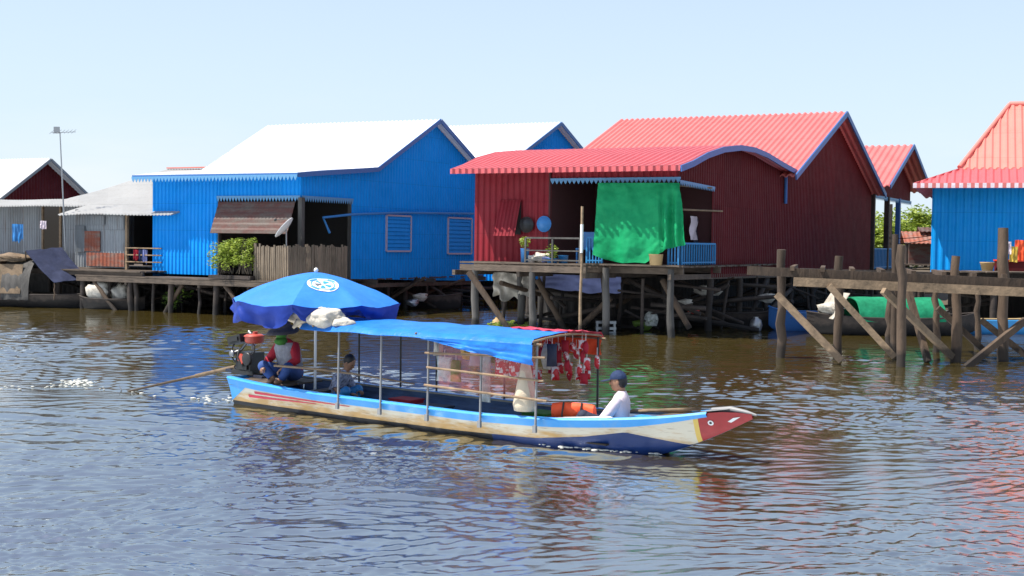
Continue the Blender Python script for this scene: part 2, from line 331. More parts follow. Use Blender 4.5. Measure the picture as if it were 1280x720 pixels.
# ------------------------------------------------------------------ water
def make_water():
    NXW = 1050; Y0, Y1 = 6.5, 60; rows = []; y = Y0
    while y < Y1: rows.append(y); y += .025*max(.8, y/10)
    ys = np.array(rows+[Y1]); u = np.linspace(-1, 1, NXW); half = .55*ys+6
    Xg = half[:, None]*u[None, :]; Yg = np.repeat(ys[:, None], NXW, 1); Z = np.zeros_like(Xg); rng = np.random.RandomState(3)
    # slow patches where the breeze bites harder
    patch = np.zeros_like(Xg)
    for k in range(14):
        l = rng.uniform(4, 16); a = rng.uniform(0, math.pi); patch += np.sin(2*math.pi/l*(Xg*math.cos(a)+Yg*math.sin(a)*.6)+rng.uniform(0, 6.28))
    patch = .88+.36*np.clip(patch/2.2, -1.8, 1.8)
    wx = Xg+.35*np.sin(Yg*.9+.6*Xg)+.2*np.sin(1.7*Xg-1.1*Yg); wy = Yg+.3*np.sin(Xg*.8-.5*Yg)+.15*np.sin(2.1*Yg+Xg)
    for k in range(130):
        lam = .085*(14**(rng.rand()**1.45)); a = math.radians(90+rng.normal(0, 32)+(12 if lam > .5 else 0))
        slope = .031 if lam < .22 else (.020 if lam < .45 else .0085)
        att = np.clip(lam/(.0085*ys)-.35, 0, 1)[:, None]
        kk = 2*math.pi/lam; A = slope/kk
        ph = kk*(wx*math.cos(a)+wy*math.sin(a))+rng.uniform(0, 6.28)
        Z += A*att*patch*(np.sin(ph)+.2*np.cos(2*ph))
    # boat wake: diverging ridges and churn behind the screw
    bo = Vector((-4.08, 20.36)); d = Vector((.802, -.598)); n = Vector((.598, .802))
    T = (Xg-bo.x)*d.x+(Yg-bo.y)*d.y; N = (Xg-bo.x)*n.x+(Yg-bo.y)*n.y
    back = 7.6-T
    for sgn in (1, -1):
        off = sgn*N-(.45+.33*back); m = np.exp(-(off/.55)**2)*(back > .2)*np.exp(-back*.09)
        Z += m*.035*np.cos(off*7.5)
    churn = np.exp(-((N)/(.35+.1*np.abs(T)))**2)*(T < -.2)*np.exp(T*.16)
    Z += churn*.02*np.sin(Xg*11+Yg*3)*np.sin(Yg*13-2*Xg)
    fade = np.clip(np.minimum((1-np.abs(u))[None, :]*half[:, None], np.minimum(Yg-Y0+.01, Y1-Yg))/2.0, 0, 1); Z *= fade
    h, w = Xg.shape; vs = np.stack([Xg, Yg, Z], -1).reshape(-1, 3)
    idx = np.arange(h*w).reshape(h, w); q = np.stack([idx[:-1, :-1], idx[:-1, 1:], idx[1:, 1:], idx[1:, :-1]], -1).reshape(-1, 4)
    B = 3000; e0 = len(vs); vs = np.vstack([vs, np.array([(-B, -B, 0), (B, -B, 0), (B, B, 0), (-B, B, 0)])])
    A_, B_, C_, D_ = idx[0, 0], idx[0, -1], idx[-1, 0], idx[-1, -1]
    q = np.vstack([q, np.array([(e0, e0+1, B_, A_), (e0+1, e0+2, D_, B_), (e0+2, e0+3, C_, D_), (e0+3, e0, A_, C_)])])
    me = bpy.data.meshes.new('water'); me.vertices.add(len(vs)); me.vertices.foreach_set('co', vs.astype(np.float32).ravel())
    me.loops.add(q.size); me.loops.foreach_set('vertex_index', q.ravel().astype(np.int32)); me.polygons.add(len(q))
    me.polygons.foreach_set('loop_start', np.arange(0, q.size, 4, dtype=np.int32)); me.polygons.foreach_set('loop_total', np.full(len(q), 4, dtype=np.int32))
    me.polygons.foreach_set('use_smooth', np.ones(len(q), dtype=bool)); me.update(); me.validate()
    m, nt, b = newmat('river_water'); v = coords(nt)
    n0 = noisef(nt, v, .25, 3); c = mixcol(nt, n0, (.038, .028, .007), (.058, .042, .011))
    lk(nt, c, b.inputs['Base Color']); b.inputs['Roughness'].default_value = .015; b.inputs['IOR'].default_value = 3.3; b.inputs['Specular IOR Level'].default_value = 1.0; b.inputs['Specular Tint'].default_value = (.84, .92, 1, 1)
    n1 = noisef(nt, coords(nt, (.8, 1.9, 1)), 9, 5, .65); bump(nt, b, n1, .25, .007)
    me.materials.append(m); o = bpy.data.objects.new('water', me); COL.objects.link(o); o['kind'] = 'structure'
make_water()
# muddy bank that rises out of the water far under and behind the houses
rows = []
for j, (off, z) in enumerate([(0, -.5), (2, .05), (4, .45), (9, .9), (30, 1.1), (90, 1.2), (300, 1.2)]):
    rows.append([Vector((x*.94+off*.35, 62-x*.42+off*1.04, z+.12*noise.noise(Vector((x*.3, off*.3, 0))))) for x in range(-60, 61, 2)])
mb = MB(); mb.grid(rows); tag(mb.build('mud_bank', 'mud'), kind='structure')

YAW = -math.atan2(.471, .882)
# ------------------------------------------------------------------ houses
def stilts(parent, spots, z, r=.1, mat='wood_d', lean=.06):
    for x, y in spots:
        mb = MB(); mb.log((x+random.uniform(-lean, lean), y+random.uniform(-lean, lean), -.6), (x, y, z), r*random.uniform(.85, 1.15), r*.85); mb.build('stilt', mat, parent)
def window(parent, F, px0, py0, px1, py1, c=0, side='x', mat='blue'):
    if side == 'x': a0, z1 = F.onx(px0, py0, c); a1, z0 = F.onx(px1, py1, c)
    else: a0, z1 = F.ony(px0, py0, c); a1, z0 = F.ony(px1, py1, c)
    o = .045
    P = (lambda a, z, d: (c+o+d, a, z)) if side == 'x' else (lambda a, z, d: (a, c-o-d, z))
    fr = MB(); w = .06
    for p, q in (((a0, z0), (a0, z1)), ((a1, z0), (a1, z1)), ((a0+.03, z0), (a1-.03, z0)), ((a0+.03, z1), (a1-.03, z1))): fr.beam(P(*p, 0), P(*q, 0), w, w)
    win = fr.build('window', 'frame_light', parent)
    fr.v and None
    pane = MB(); n = 9
    for i in range(n):
        z = lerp(z0, z1, (i+.5)/n); dd = (z1-z0)/n
        A, B = P(a0+.03, z-dd*.48, .012), P(a1-.03, z-dd*.48, .012); C, D = P(a1-.03, z+dd*.5, -.02), P(a0+.03, z+dd*.5, -.02)
        pane.add([A, B, C, D], [(0, 1, 2, 3)])
    pane.build('shutter', mat, win); return win

# --- blue house with the white roof
FB = Fr(-7.12, 43.0, YAW)
hb = thing('stilt_house', 'big blue corrugated house with white metal roof and open corner porch', 'house', FB.o, YAW)
XL = -6.65; prof = [(-.7, 4.78), (0, 4.85), (3.99, 5.22), (8.27, 7.36), (12.9, 5.05)]
xo, zo = FB.ony(272, 248, 0); yo, zo2 = FB.onx(440, 250, 0)
zo = (zo+zo2)/2
roofz = lambda y: interp(prof, y)-.05
w = MB(); corr_wall(w, 'y', 0, -1, XL, xo, 1.3, 4.78); corr_wall(w, 'y', 0, -1, xo, 0, zo, 4.78); w.build('wall', 'blue', hb)
w = MB(); corr_wall(w, 'x', 0, 1, 0, yo, zo, roofz); corr_wall(w, 'x', 0, 1, yo, 12.5, lambda a: lerp(1.3, .95, a/12.5), roofz, period=.19); w.build('gable_wall', 'blue', hb)
w = MB(); corr_wall(w, 'x', XL, -1, 0, 12.5, 1.2, roofz); corr_wall(w, 'y', 12.5, 1, XL, 0, 1.2, 5.0); w.build('wall', 'blue', hb)
xe = FB.ony(166, 217, -.7)[0]; r = MB(); corr_roof(r, -8.1, .38, prof, sag=.03, xmin=[(-.7, xe), (1.5, -7.9), (8, -8.1)]); r.build('roof', 'white_roof', hb)
t = MB(); rake(t, .41, prof); t.beam((xe, -.72, 4.73), (.42, -.72, 4.73), .03, .12); t.build('roof_trim', 'blue_trim', hb)
t = MB(); lace(t, (xe, -.75, 4.73), (.42, -.75, 4.73), .2, .15); lace(t, (xo, -.04, zo+.06), (0, -.04, zo+.06), .2, .13); lace(t, (.05, 0, zo+.06), (.05, yo, zo+.06), .2, .13); t.build('lace_trim', 'lace', hb)
for A_, w_ in (((.02, 0), .16), ((xo, .08), .12), ((-.08, yo), .12)): t = MB(); t.beam((*A_, 1.2), (*A_, zo), w_, w_); t.build('corner_post', 'grey_wood', hb)
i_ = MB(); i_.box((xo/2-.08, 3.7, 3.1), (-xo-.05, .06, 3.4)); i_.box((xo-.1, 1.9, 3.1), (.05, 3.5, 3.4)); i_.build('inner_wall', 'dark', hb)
hz1 = FB.ony(272, 250, 0)[1]; hx0 = FB.ony(275, 250, 0)[0]; hx1 = FB.ony(366, 250, -.2)[0]; hz0 = FB.ony(300, 291, -.45)[1]
t = MB(); n = 40
rows = [[(lerp(hx0, hx1, i/n), lerp(-.06, -.5, j/12), lerp(hz1-.05, hz0, j/12)+(.014 if j % 2 else -.014)) for i in range(n+1)] for j in range(13)]
t.grid(rows, sm=False, thick=(0, .01, -.01)); t.build('hatch', 'rust2', hb, 'rusty brown tin flap propped open')
dk = MB(); planks(dk, -9.0, .55, -1.35, 0, 1.22); planks(dk, XL, 0, .1, 12.4, 1.2, .3)
for y in (-1.3, -.1, 4, 8, 12): dk.beam((-9.0, y, 1.08), (.4, y, 1.08), .1, .16)
for x in (XL, -3.3, -.1): dk.beam((x, -1.3, .98), (x, 12.4, .9), .1, .15)
dk.build('deck', 'plank', hb)
stilts(hb, [(x, y) for y in (-1.2, 1.2, 4, 7, 9.5, 12.2) for x in (-8.8, -6.5, -4.6, -2.6, -.3)], 1.05, .11)
stilts(hb, [(x, y) for y in (-1.0, .4, 2.2) for x in (-7.7, -5.6, -3.5, -1.4)]+[(-.1, y) for y in (2.6, 5.5, 8.2, 10.9)], 1.05, .06, lean=.3)
for a in ((-8.2, -1.25, -6.9), (-4.2, -1.1, -5.2), (-2.2, -1.2, -1.0), (-6.2, 3.9, -4.4)):
    b = MB(); b.log((a[0], a[1], 1.0), (a[2], a[1], -.3), .08); b.build('brace', 'wood', hb)
window(hb, FB, 482, 269, 512, 314); window(hb, FB, 559, 272, 588, 317)
p = MB(); P = lambda px, py, c=.12: (c, *FB.onx(px, py, c)); p.tube([P(412, 291), P(404, 272), P(440, 268), P(500, 266), P(592, 267)], .045); p.build('water_pipe', 'pvc', hb)

# bamboo fence along the blue porch
fz0, fz1 = 1.25, FB.ony(340, 306, -.9)[1]
fn = thing('bamboo_fence', 'grey-brown bamboo stake fence round the blue house porch', 'fence', FB.o, YAW)
t = MB(); x = FB.ony(318, 330, -1.1)[0]
while x < .3: t.tube([(x, -1.1, fz0-.05), (x+random.uniform(-.02, .02), -1.1, fz1+random.uniform(-.08, .05))], random.uniform(.028, .04), 6); x += .078
ye = FB.onx(434, 330, .35)[0]; y = -1.1
while y < ye: t.tube([(.35, y, fz0-.05), (.35, y+random.uniform(-.02, .02), fz1+random.uniform(-.08, .05))], random.uniform(.028, .04), 6); y += .085
t.build('stakes', 'bamboo', fn)
t = MB(); x0 = FB.ony(318, 330, -1.1)[0]
for z in (fz0+.25, fz1-.2): t.beam((x0, -1.04, z), (.35, -1.04, z), .05, .05); t.beam((.29, -1.1, z+.01), (.29, ye, z+.01), .05, .05)
t.build('rail', 'bamboo', fn)

# satellite dish
c = FB.w(*FB.ony(357, 286, -.9)[:1], -.9, 0); zz = FB.ony(357, 286, -.9)[1]
sd = thing('satellite_dish', 'white satellite dish tilted up on the blue porch corner', 'satellite dish', (c.x, c.y, 1.25), 0)
mt = Matrix.Rotation(R(-4), 4, 'Z') @ Matrix.Rotation(R(-50), 4, 'Y')
b = MB(); rows = []
for i in range(7):
    rr = .42*i/6
    rows.append([Vector((0, 0, zz-1.25))+(mt @ Vector((rr*math.cos(2*math.pi*j/20), rr*math.sin(2*math.pi*j/20), rr*rr*.45))) for j in range(21)])
b.grid(rows, thick=mt @ Vector((0, 0, -.02))); b.build('dish', 'white', sd)
b = MB(); b.tube([(0, 0, -.02), (.05, 0, .6), mt @ Vector((0, 0, -.03))+Vector((0, 0, zz-1.25))], .025); b.build('mast', 'steel', sd)
b = MB(); e = mt @ Vector((0, 0, .45)); b.tube([mt @ Vector((.4, 0, .07))+Vector((0, 0, zz-1.25)), e+Vector((0, 0, zz-1.25))], .012); b.ell(e+Vector((0, 0, zz-1.25)), (.05, .05, .05)); b.build('feed_arm', 'black', sd)

# second blue house behind
F2 = Fr(*FB.w(0, 14.7, 0).xy, YAW)
h2 = thing('stilt_house', 'blue gabled house with white roof rising behind the long red roof', 'house', F2.o, YAW)
prof = [(-.4, 6.15), (4.3, 8.2), (9.0, 6.15)]; rz = lambda y: interp(prof, y)-.06
w = MB(); corr_wall(w, 'x', 0, 1, 0, 8.6, .9, rz); corr_wall(w, 'x', -8.5, -1, 0, 8.6, .9, rz); corr_wall(w, 'y', 0, -1, -8.5, 0, .9, 6.2); corr_wall(w, 'y', 8.6, 1, -8.5, 0, .9, 6.2); w.build('wall', 'blue', h2)
r = MB(); corr_roof(r, -9, .38, prof); r.build('roof', 'white_roof', h2)
t = MB(); rake(t, .41, prof); t.build('roof_trim', 'blue_trim', h2)
stilts(h2, [(x, y) for x in (-8, -4, -.3) for y in (.3, 4.3, 8.3)], 1.0, .12)

# --- red house with green tarp
FR = Fr(4.61, 36.0, YAW)
hr = thing('stilt_house', 'large red corrugated house with red ribbed roof and an open porch', 'house', FR.o, YAW)
XR = -6.56; ZB = 2.02
wing = [(-.95, 4.74), (0, 4.93), (1.2, 5.24), (2.6, 5.5), (4.2, 5.67), (5.6, 5.7), (7, 5.62), (8.6, 5.44), (10.5, 5.26)]
main = [(9.9, 5.08), (17.0, 7.95), (24.5, 5.0)]
xo, _ = FR.ony(689, 240, 0); zl = FR.ony(760, 226, 0)[1]; yo = FR.onx(891, 240, 0)[0]
wz = lambda y: interp(wing, y)-.07 if y < 10.4 else interp(main, y)-.07
w = MB()
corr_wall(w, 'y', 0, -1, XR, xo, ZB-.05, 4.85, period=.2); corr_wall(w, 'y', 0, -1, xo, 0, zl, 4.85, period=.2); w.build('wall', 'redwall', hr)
w = MB(); corr_wall(w, 'x', 0, 1, 0, yo, zl-.12, wz, period=.2); corr_wall(w, 'x', 0, 1, yo, 24.2, 1.62, wz, period=.2); w.build('gable_wall', 'shaded_red', hr)  # gable carries its shade as a darker red than the other walls
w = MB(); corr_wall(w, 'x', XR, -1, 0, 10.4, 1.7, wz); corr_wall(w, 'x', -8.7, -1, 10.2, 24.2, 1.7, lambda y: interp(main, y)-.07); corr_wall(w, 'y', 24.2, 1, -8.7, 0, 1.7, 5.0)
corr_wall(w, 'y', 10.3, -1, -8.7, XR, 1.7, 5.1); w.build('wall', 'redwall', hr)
xw = FR.ony(563, 200, -.95)[0]; r = MB(); corr_roof(r, -7.45, .42, wing, period=.22, amp=.03, thick=.05, xmin=[(-.95, xw), (2, -7.3)]); r.build('porch_roof', 'red_wing', hr)
r = MB(); corr_roof(r, -9.1, .55, main, period=.24, amp=.03, thick=.05); r.build('roof', 'red_roof', hr)
t = MB(); rake(t, .45, wing, h=.17); rake(t, .58, main, w=.05, h=.2, dz=-.08)
t.tube([(.1, 10.35, 5.1), (.1, 10.35, 4.1)], .06); t.build('roof_trim', 'blue_trim', hr)
t = MB(); corr_wall(t, 'y', -.985, -1, xw, .42, 4.62, 4.77, period=.22, amp=.03); t.build('eave_trim', 'red_wing', hr); t = MB()
lace(t, (xo, -.05, zl+.08), (.1, -.05, zl+.08), .17, .14); lace(t, (.06, 0, zl), (.06, yo, zl-.06), .15, .14); t.build('lace_trim', 'lace', hr)
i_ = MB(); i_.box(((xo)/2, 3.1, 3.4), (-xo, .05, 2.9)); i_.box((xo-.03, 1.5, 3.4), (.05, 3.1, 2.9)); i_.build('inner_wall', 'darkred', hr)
# propped window flap on the lit wall
a0, zt_ = FR.ony(626, 250, 0); a1, _ = FR.ony(652, 250, 0); zb_ = FR.ony(640, 295, -.35)[1]
t = MB(); n = 24; rows = [[(lerp(a0, a1, i/n), lerp(-.04, -.42, j/4), lerp(zt_, zb_, j/4)) for i in range(n+1)] for j in range(5)]
for rr in rows:
    for i in range(n+1): rr[i] = (rr[i][0], rr[i][1]-.012*(1, 1, -1, -1)[i % 4], rr[i][2])
t.grid(rows, sm=False, thick=(0, .012, 0)); win = t.build('window_flap', 'redwall', hr)
t = MB(); t.box(((a0+a1)/2, -.025, (zt_+zb_)/2), (a1-a0, .02, zt_-zb_-.1)); t.build('opening', 'dark', win)
# deck
xd = FR.ony(735, 330, -1.1)[0]; xl = FR.ony(578, 321, -1.1)[0]
dk = MB(); planks(dk, xl, xd, -1.25, -.03, ZB, .2); planks(dk, XR, .25, 0, 10, ZB-.02, .3); planks(dk, XR, 0, 10.1, 24.1, 1.62, .4); planks(dk, xd, .25, -.45, -.03, ZB, .2)
for y in (-1.2, .05, 3.2, 6.5, 10): dk.beam((xl if y < 0 else XR, y, ZB-.17), (xd if y < -.5 else .2, y, ZB-.17), .1, .18)
for x in (XR, -4.4, -2.3, -.05): dk.beam((x, -1.2 if x < xd else -.4, ZB-.33), (x, 24, 1.45), .1, .15)
dk.build('deck', 'plank', hr)
def base(F, px, y): return F.ony(px, 370, y)[0]
spots = [(base(FR, 593, -1.15), -1.15), (base(FR, 665, -1.15), -1.15), (base(FR, 757, -.35), -.35), (base(FR, 838, -.3), -.3), (base(FR, 650, .4), .4)]
for s in spots:
    mb = MB(); mb.log((s[0]+.05, s[1], -.6), (s[0], s[1], ZB-.1), .12, .1, wob=.03); mb.build('stilt', 'grey_wood', hr)
stilts(hr, [(x, y) for x in (-6.3, -3.3, -.1) for y in (3.2, 6, 9, 12, 15, 18, 21, 24)], 1.6, .12)
stilts(hr, [(x, y) for x in (-5.6, -4.4, -2.5, -1.2) for y in (.5, 2)]+[(0, y) for y in (4.6, 7.5, 10.5, 13.5, 16.5, 19.5)], 1.6, .06, lean=.3)
for (pa, pb, y) in (((586, 340), (638, 406), -1.5), ((672, 350), (708, 408), .3), ((763, 372), (716, 410), .6), ((828, 350), (862, 402), .7)):
    A = FR.ony(*pa, y); B = FR.ony(*pb, y); b = MB(); b.log((A[0], y, A[1]), (B[0], y, B[1]-.2), .1, wob=.01); b.build('brace', 'wood', hr)
for (pa, pb) in (((958, 350), (930, 415)), ((1000, 350), (960, 390))):
    A = FR.onx(*pa, .1); B = FR.onx(*pb, .1); b = MB(); b.log((.1, A[0], A[1]), (.1, B[0], B[1]), .09); b.build('brace', 'wood_d', hr)
# blue railings on the porch
t = MB(); ye = yo; rails(t, (.12, .1, ZB), (.12, ye-.05, ZB), .62, 14, .035); t.build('railing', 'bluerail', hr); t = MB(); rails(t, (base(FR, 835, -.1), -.12, ZB), (.1, -.12, ZB), .62, 3, .035); t.build('railing', 'bluerail', hr); t = MB()
rails(t, (base(FR, 733, -.1), -.12, ZB), (base(FR, 752, -.1), -.12, ZB), .75, 5, .035); t.build('railing', 'bluerail', hr)
# front railing of the landing
t = MB(); a = base(FR, 656, -1.2); b_ = base(FR, 724, -1.2)
rails(t, (a, -1.2, ZB), (b_, -1.2, ZB), .72, 2, .05, mids=1); t.build('railing', 'grey_wood', hr, 'grey three-rail railing of the front landing')

tp = thing('pole', 'tall weathered pale pole standing in the water against the red landing', 'pole', FR.w(base(FR, 726, -1.4), -1.4, 0))
z_ = FR.ony(726, 258, -1.4)[1]; t = MB(); t.log((0, 0, -.5), (0, 0, z_), .05, .035); t.build('shaft', 'wood_l', tp)
t = MB(); t.tube([(0, 0, z_-1.3), (0, 0, z_-.5)], .045); t.build('sleeve', 'white', tp)

# green tarp: outline measured on the photo, hung in front of the porch
tl = [(747, 228), (747, 262), (745, 295), (742, 318)]; tr = [(849, 229), (853, 258), (857, 285), (861, 306)]
bot = [(742, 318), (752, 324), (766, 327), (781, 329), (797, 328), (812, 329), (824, 320), (834, 311), (846, 308), (861, 306)]
NX, NY = 60, 46; rows = []
def seq(l, t): k = t*(len(l)-1); i = min(int(k), len(l)-2); return lerp(l[i][0], l[i+1][0], k-i), lerp(l[i][1], l[i+1][1], k-i)
for j in range(NY+1):
    tj = j/NY; row = []
    for i in range(NX+1):
        ti = i/NX; L_ = seq(tl, tj); R_ = seq(tr, tj); px = lerp(L_[0], R_[0], ti); py = lerp(L_[1], R_[1], ti)
        bx, by = seq(bot, ti); q = lerp(L_[1], R_[1], ti); py = lerp(228.5, by, tj)
        fold = .05*math.sin(ti*19+tj*1.2)*tj+.07*math.sin((ti*9-tj*2.4))*tj+.10*math.sin(max(0, ti-.72)*55+tj*5)*(ti > .72)*min(1, tj*2)
        fold += .05*noise.noise(Vector((ti*6, tj*5, 0)))+.025*noise.noise(Vector((ti*18, tj*14, 2)))
        yy = -.22-.12*tj-fold-.08*math.sin(tj*math.pi)
        x, z = FR.ony(px, py, -.25); row.append((x, yy, z))
    rows.append(row)
t = MB(); t.grid(rows, thick=(0, .006, 0)); o = t.build('tarp', 'green_tarp'); o.location = FR.o; o.rotation_euler = (0, 0, YAW)
tag(o, 'bright green tarpaulin hanging like a curtain across the red house porch', 'tarpaulin')

# --- red porch house behind the red house
F3 = Fr(*FR.w(0, 24.5, 0).xy, YAW)
h3 = thing('stilt_house', 'small red gabled building with open posts and blue railing behind the big red house', 'house', F3.o, YAW)
prof = [(-.8, 5.35), (4.3, 7.5), (9.3, 5.5)]; rz = lambda y: interp(prof, y)-.06
w = MB(); corr_wall(w, 'x', 0, 1, .0, 8.5, 4.95, rz, period=.25); corr_wall(w, 'x', -5, -1, 0, 8.5, 1.7, rz); corr_wall(w, 'y', 8.5, 1, -5, -2, 1.7, 5.5); w.build('wall', 'shaded_red', h3)
r = MB(); corr_roof(r, -5.3, .9, prof, period=.3, amp=.035, thick=.05); r.build('roof', 'red_roof', h3)
t = MB(); rake(t, .93, prof, h=.2); t.build('roof_trim', 'blue_trim', h3)
t = MB(); lace(t, (.05, 0, 4.97), (.05, 8.5, 4.97), .2, .18); t.build('lace_trim', 'lace', h3)
for px, c in ((1090, 0), (1108, 0), (1122, 0), (1112, -2)):
    y = F3.onx(px, 290, c)[0]; t = MB(); t.beam((c, y, -.5), (c, y, 5.0), .22, .22); t.build('post', 'blue_trim' if px > 1115 else 'wood_d', h3)
t = MB(); rails(t, (.05, .1, 1.6), (.05, 6.6, 1.6), .95, 22, .06); t.build('railing', 'bluerail', h3)
t = MB(); planks(t, -5, .2, 0, 9.6, 1.6, .35); t.build('deck', 'plank', h3)
stilts(h3, [(x, y) for x in (-4.5, -.2) for y in (2, 5, 9)], 1.55, .13)

# --- right blue house with hipped red roof
F4 = Fr(14.06, 43.0, R(-20))
h4 = thing('stilt_house', 'light blue house with two-tier hipped red roof at the right edge', 'house', F4.o, R(-20))
zt4 = 4.72; W4 = 13
w = MB(); corr_wall(w, 'y', 0, -1, 0, W4, 1.75, 4.66, period=.24, amp=.025); corr_wall(w, 'x', 0, -1, 0, 9, 1.75, 4.66); corr_wall(w, 'x', W4, 1, 0, 9, 1.75, 4.66); corr_wall(w, 'y', 9, 1, 0, W4, 1.75, 4.66); w.build('wall', 'blue2', h4)
def hip(mb, x0, x1, y0, y1, z0, ix, iy, z1, period=.24, amp=.03):
    """front/back/left/right trapezoid slopes with ribs"""
    def slope(P00, P10, P01, P11):
        P00, P10, P01, P11 = map(Vector, (P00, P10, P01, P11)); L = (P10-P00).length; n = max(4, int(L/period*4)); K = 6
        # ribs parallel: sample along the eave, clip to the trapezoid
        e = (P10-P00)/L; a = (P01-P00).dot(e)/L; b = (P11-P00).dot(e)/L; up = (P01-P00)-e*(P01-P00).dot(e)
        rows = []
        for k in range(K+1):
            t = k/K; lo, hi = a*t, 1+(b-1)*t
            rows.append([P00+e*L*min(max(i/n, lo), hi)+up*t+Vector((0, 0, amp*(1, 1, -1, -1)[i % 4])) for i in range(n+1)])
        mb.grid(rows, sm=False, thick=(0, 0, -.05))
    slope((x0, y0, z0), (x1, y0, z0), (x0+ix, y0+iy, z1), (x1-ix, y0+iy, z1))
    slope((x0, y1, z0), (x0, y0, z0), (x0+ix, y1-iy, z1), (x0+ix, y0+iy, z1))
    slope((x1, y0, z0), (x1, y1, z0), (x1-ix, y0+iy, z1), (x1-ix, y1-iy, z1))
    slope((x1, y1, z0), (x0, y1, z0), (x1-ix, y1-iy, z1), (x0+ix, y1-iy, z1))
r = MB(); hip(r, -.6, W4+.75, -.9, 9.9, zt4, 1.4, 1.6, 5.3); r.build('lower_roof', 'red_wing', h4)
r = MB(); hip(r, .8, W4-.75, .7, 8.3, 5.32, 1.6, 3.75, 7.8); r.build('upper_roof', 'red_roof2', h4)
t = MB(); t.tube([(2.4, 4.5, 7.84), (W4-2.35, 4.5, 7.84)], .1)
for sx, sgn in ((.8, 1), (W4-.75, -1)):
    for sy, s2 in ((.7, 1), (8.3, -1)): t.tube([(sx, sy, 5.36), (sx+sgn*1.6, sy+s2*3.78, 7.84)], .07)
t.build('ridge_cap', 'red_roof2', h4)
t = MB(); n = int(14.3/.12)
for k in range(n): t.add([(-.6+k*.12, -.915, zt4-.13), (-.6+(k+1)*.12, -.915, zt4-.13), (-.6+(k+1)*.12, -.915, zt4+.03), (-.6+k*.12, -.915, zt4+.03)], [(0, 1, 2, 3)], k % 2)
o = t.build('eave_trim', ['pink', 'red_roof'], h4); md = o.modifiers.new('solid', 'SOLIDIFY'); md.thickness = .03
t = MB(); planks(t, -1.0, W4, -2.2, 0, 1.75, .22); t.beam((-1, -2.1, 1.6), (W4, -2.1, 1.6), .1, .18); planks(t, 0, W4, .05, 9, 1.74, .4); t.build('deck', 'plank', h4)
stilts(h4, [(x, y) for x in (-.6, 2, 4.5, 7, 10) for y in (-1.9, 2.5, 6, 9)], 1.6, .12)

# --- old grey tin house on the left
FG = Fr(-16.4, 48.0, YAW)
hg = thing('stilt_house', 'old grey tin house with patched rusty wall and dark doorway', 'house', FG.o, YAW)
w = MB(); corr_wall(w, 'y', 0, -1, 0, 2.62, 1.45, 3.45, .14, .012); w.build('front_wall', 'tin', hg, 'grey patched tin front wall')
w = MB(); dL, dR = FG.ony(55, 290, 2.4)[0], FG.ony(77, 290, 2.4)[0]; corr_wall(w, 'y', 2.4, -1, -7.5, dL, 1.5, 3.85, .14, .012); corr_wall(w, 'y', 2.4, -1, dR, 0.6, 1.5, 3.85, .14, .012); corr_wall(w, 'x', 0, -1, 0, 2.4, 1.45, 3.6, .14, .012)
corr_wall(w, 'x', -7.5, -1, 2.4, 9, 1.4, 3.9); w.build('wall', 'tin', hg)
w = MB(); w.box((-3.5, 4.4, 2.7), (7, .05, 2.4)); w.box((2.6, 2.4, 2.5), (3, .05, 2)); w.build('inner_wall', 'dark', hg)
w = MB()
for (x, z, sx, sz, m) in ((.95, 2.42, .8, .75, 0), (1.6, 1.75, 1.9, .5, 0), (2.1, 3.1, .9, .5, 1), (.3, 2.5, .5, 1.0, 1), (1.1, 3.2, .9, .35, 1)):
    n = 10; rows = [[(x-sx/2+sx*i/40, -.05-.012*(1, 1, -1, -1)[i % 4], z+sz*(j/2-.5)) for i in range(41)] for j in range(3)]; q = len(w.f); w.grid(rows, mi=m, sm=False)
w.build('tin_patch', ['rust', 'tin'], hg, 'orange rusty tin patches')
r = MB(); corr_roof(r, -.35, 5.2, [(-.5, 3.42), (2.6, 4.16)], .16, .012, sag=.08); corr_roof(r, -3.1, 6.5, [(1.7, 3.85), (8.2, 5.6)], .16, .012, sag=.1); corr_roof(r, -8.5, .6, [(1.5, 3.8), (3.4, 4.1)], .16, .012, sag=.06)
corr_roof(r, -3.1, 6.5, [(8.2, 5.6), (13, 4.2)], .16, .012); r.build('roof', 'grey_roof', hg)
t = MB(); t.beam((-3.1, 8.2, 5.66), (6.5, 8.2, 5.66), .2, .05); t.build('ridge_cap', 'red_roof2', hg)
t = MB(); planks(t, -9, 4.6, -1.3, 2.4, 1.4, .22); planks(t, -8, 4.6, 2.5, 9, 1.38, .4); t.beam((-9, -1.2, 1.28), (4.6, -1.2, 1.28), .1, .16); t.build('deck', 'plank', hg)
stilts(hg, [(x, y) for x in (-8.5, -6.3, -4, -1.8, .4, 2.4, 4.2) for y in (-1.15, 2.4, 6)], 1.3, .1)
t = MB(); t.beam((2.65, -.02, 1.4), (2.65, -.02, 3.5), .1, .1); t.beam((dL, 2.34, 1.4), (dL, 2.34, 3.8), .1, .06); t.beam((dR, 2.34, 1.4), (dR, 2.34, 3.8), .1, .06)
for z in (1.7, 1.95, 2.2): t.beam((2.65, -.1, z), (4.4, -.1, z), .04, .04)
t.build('frame', 'wood_l', hg)

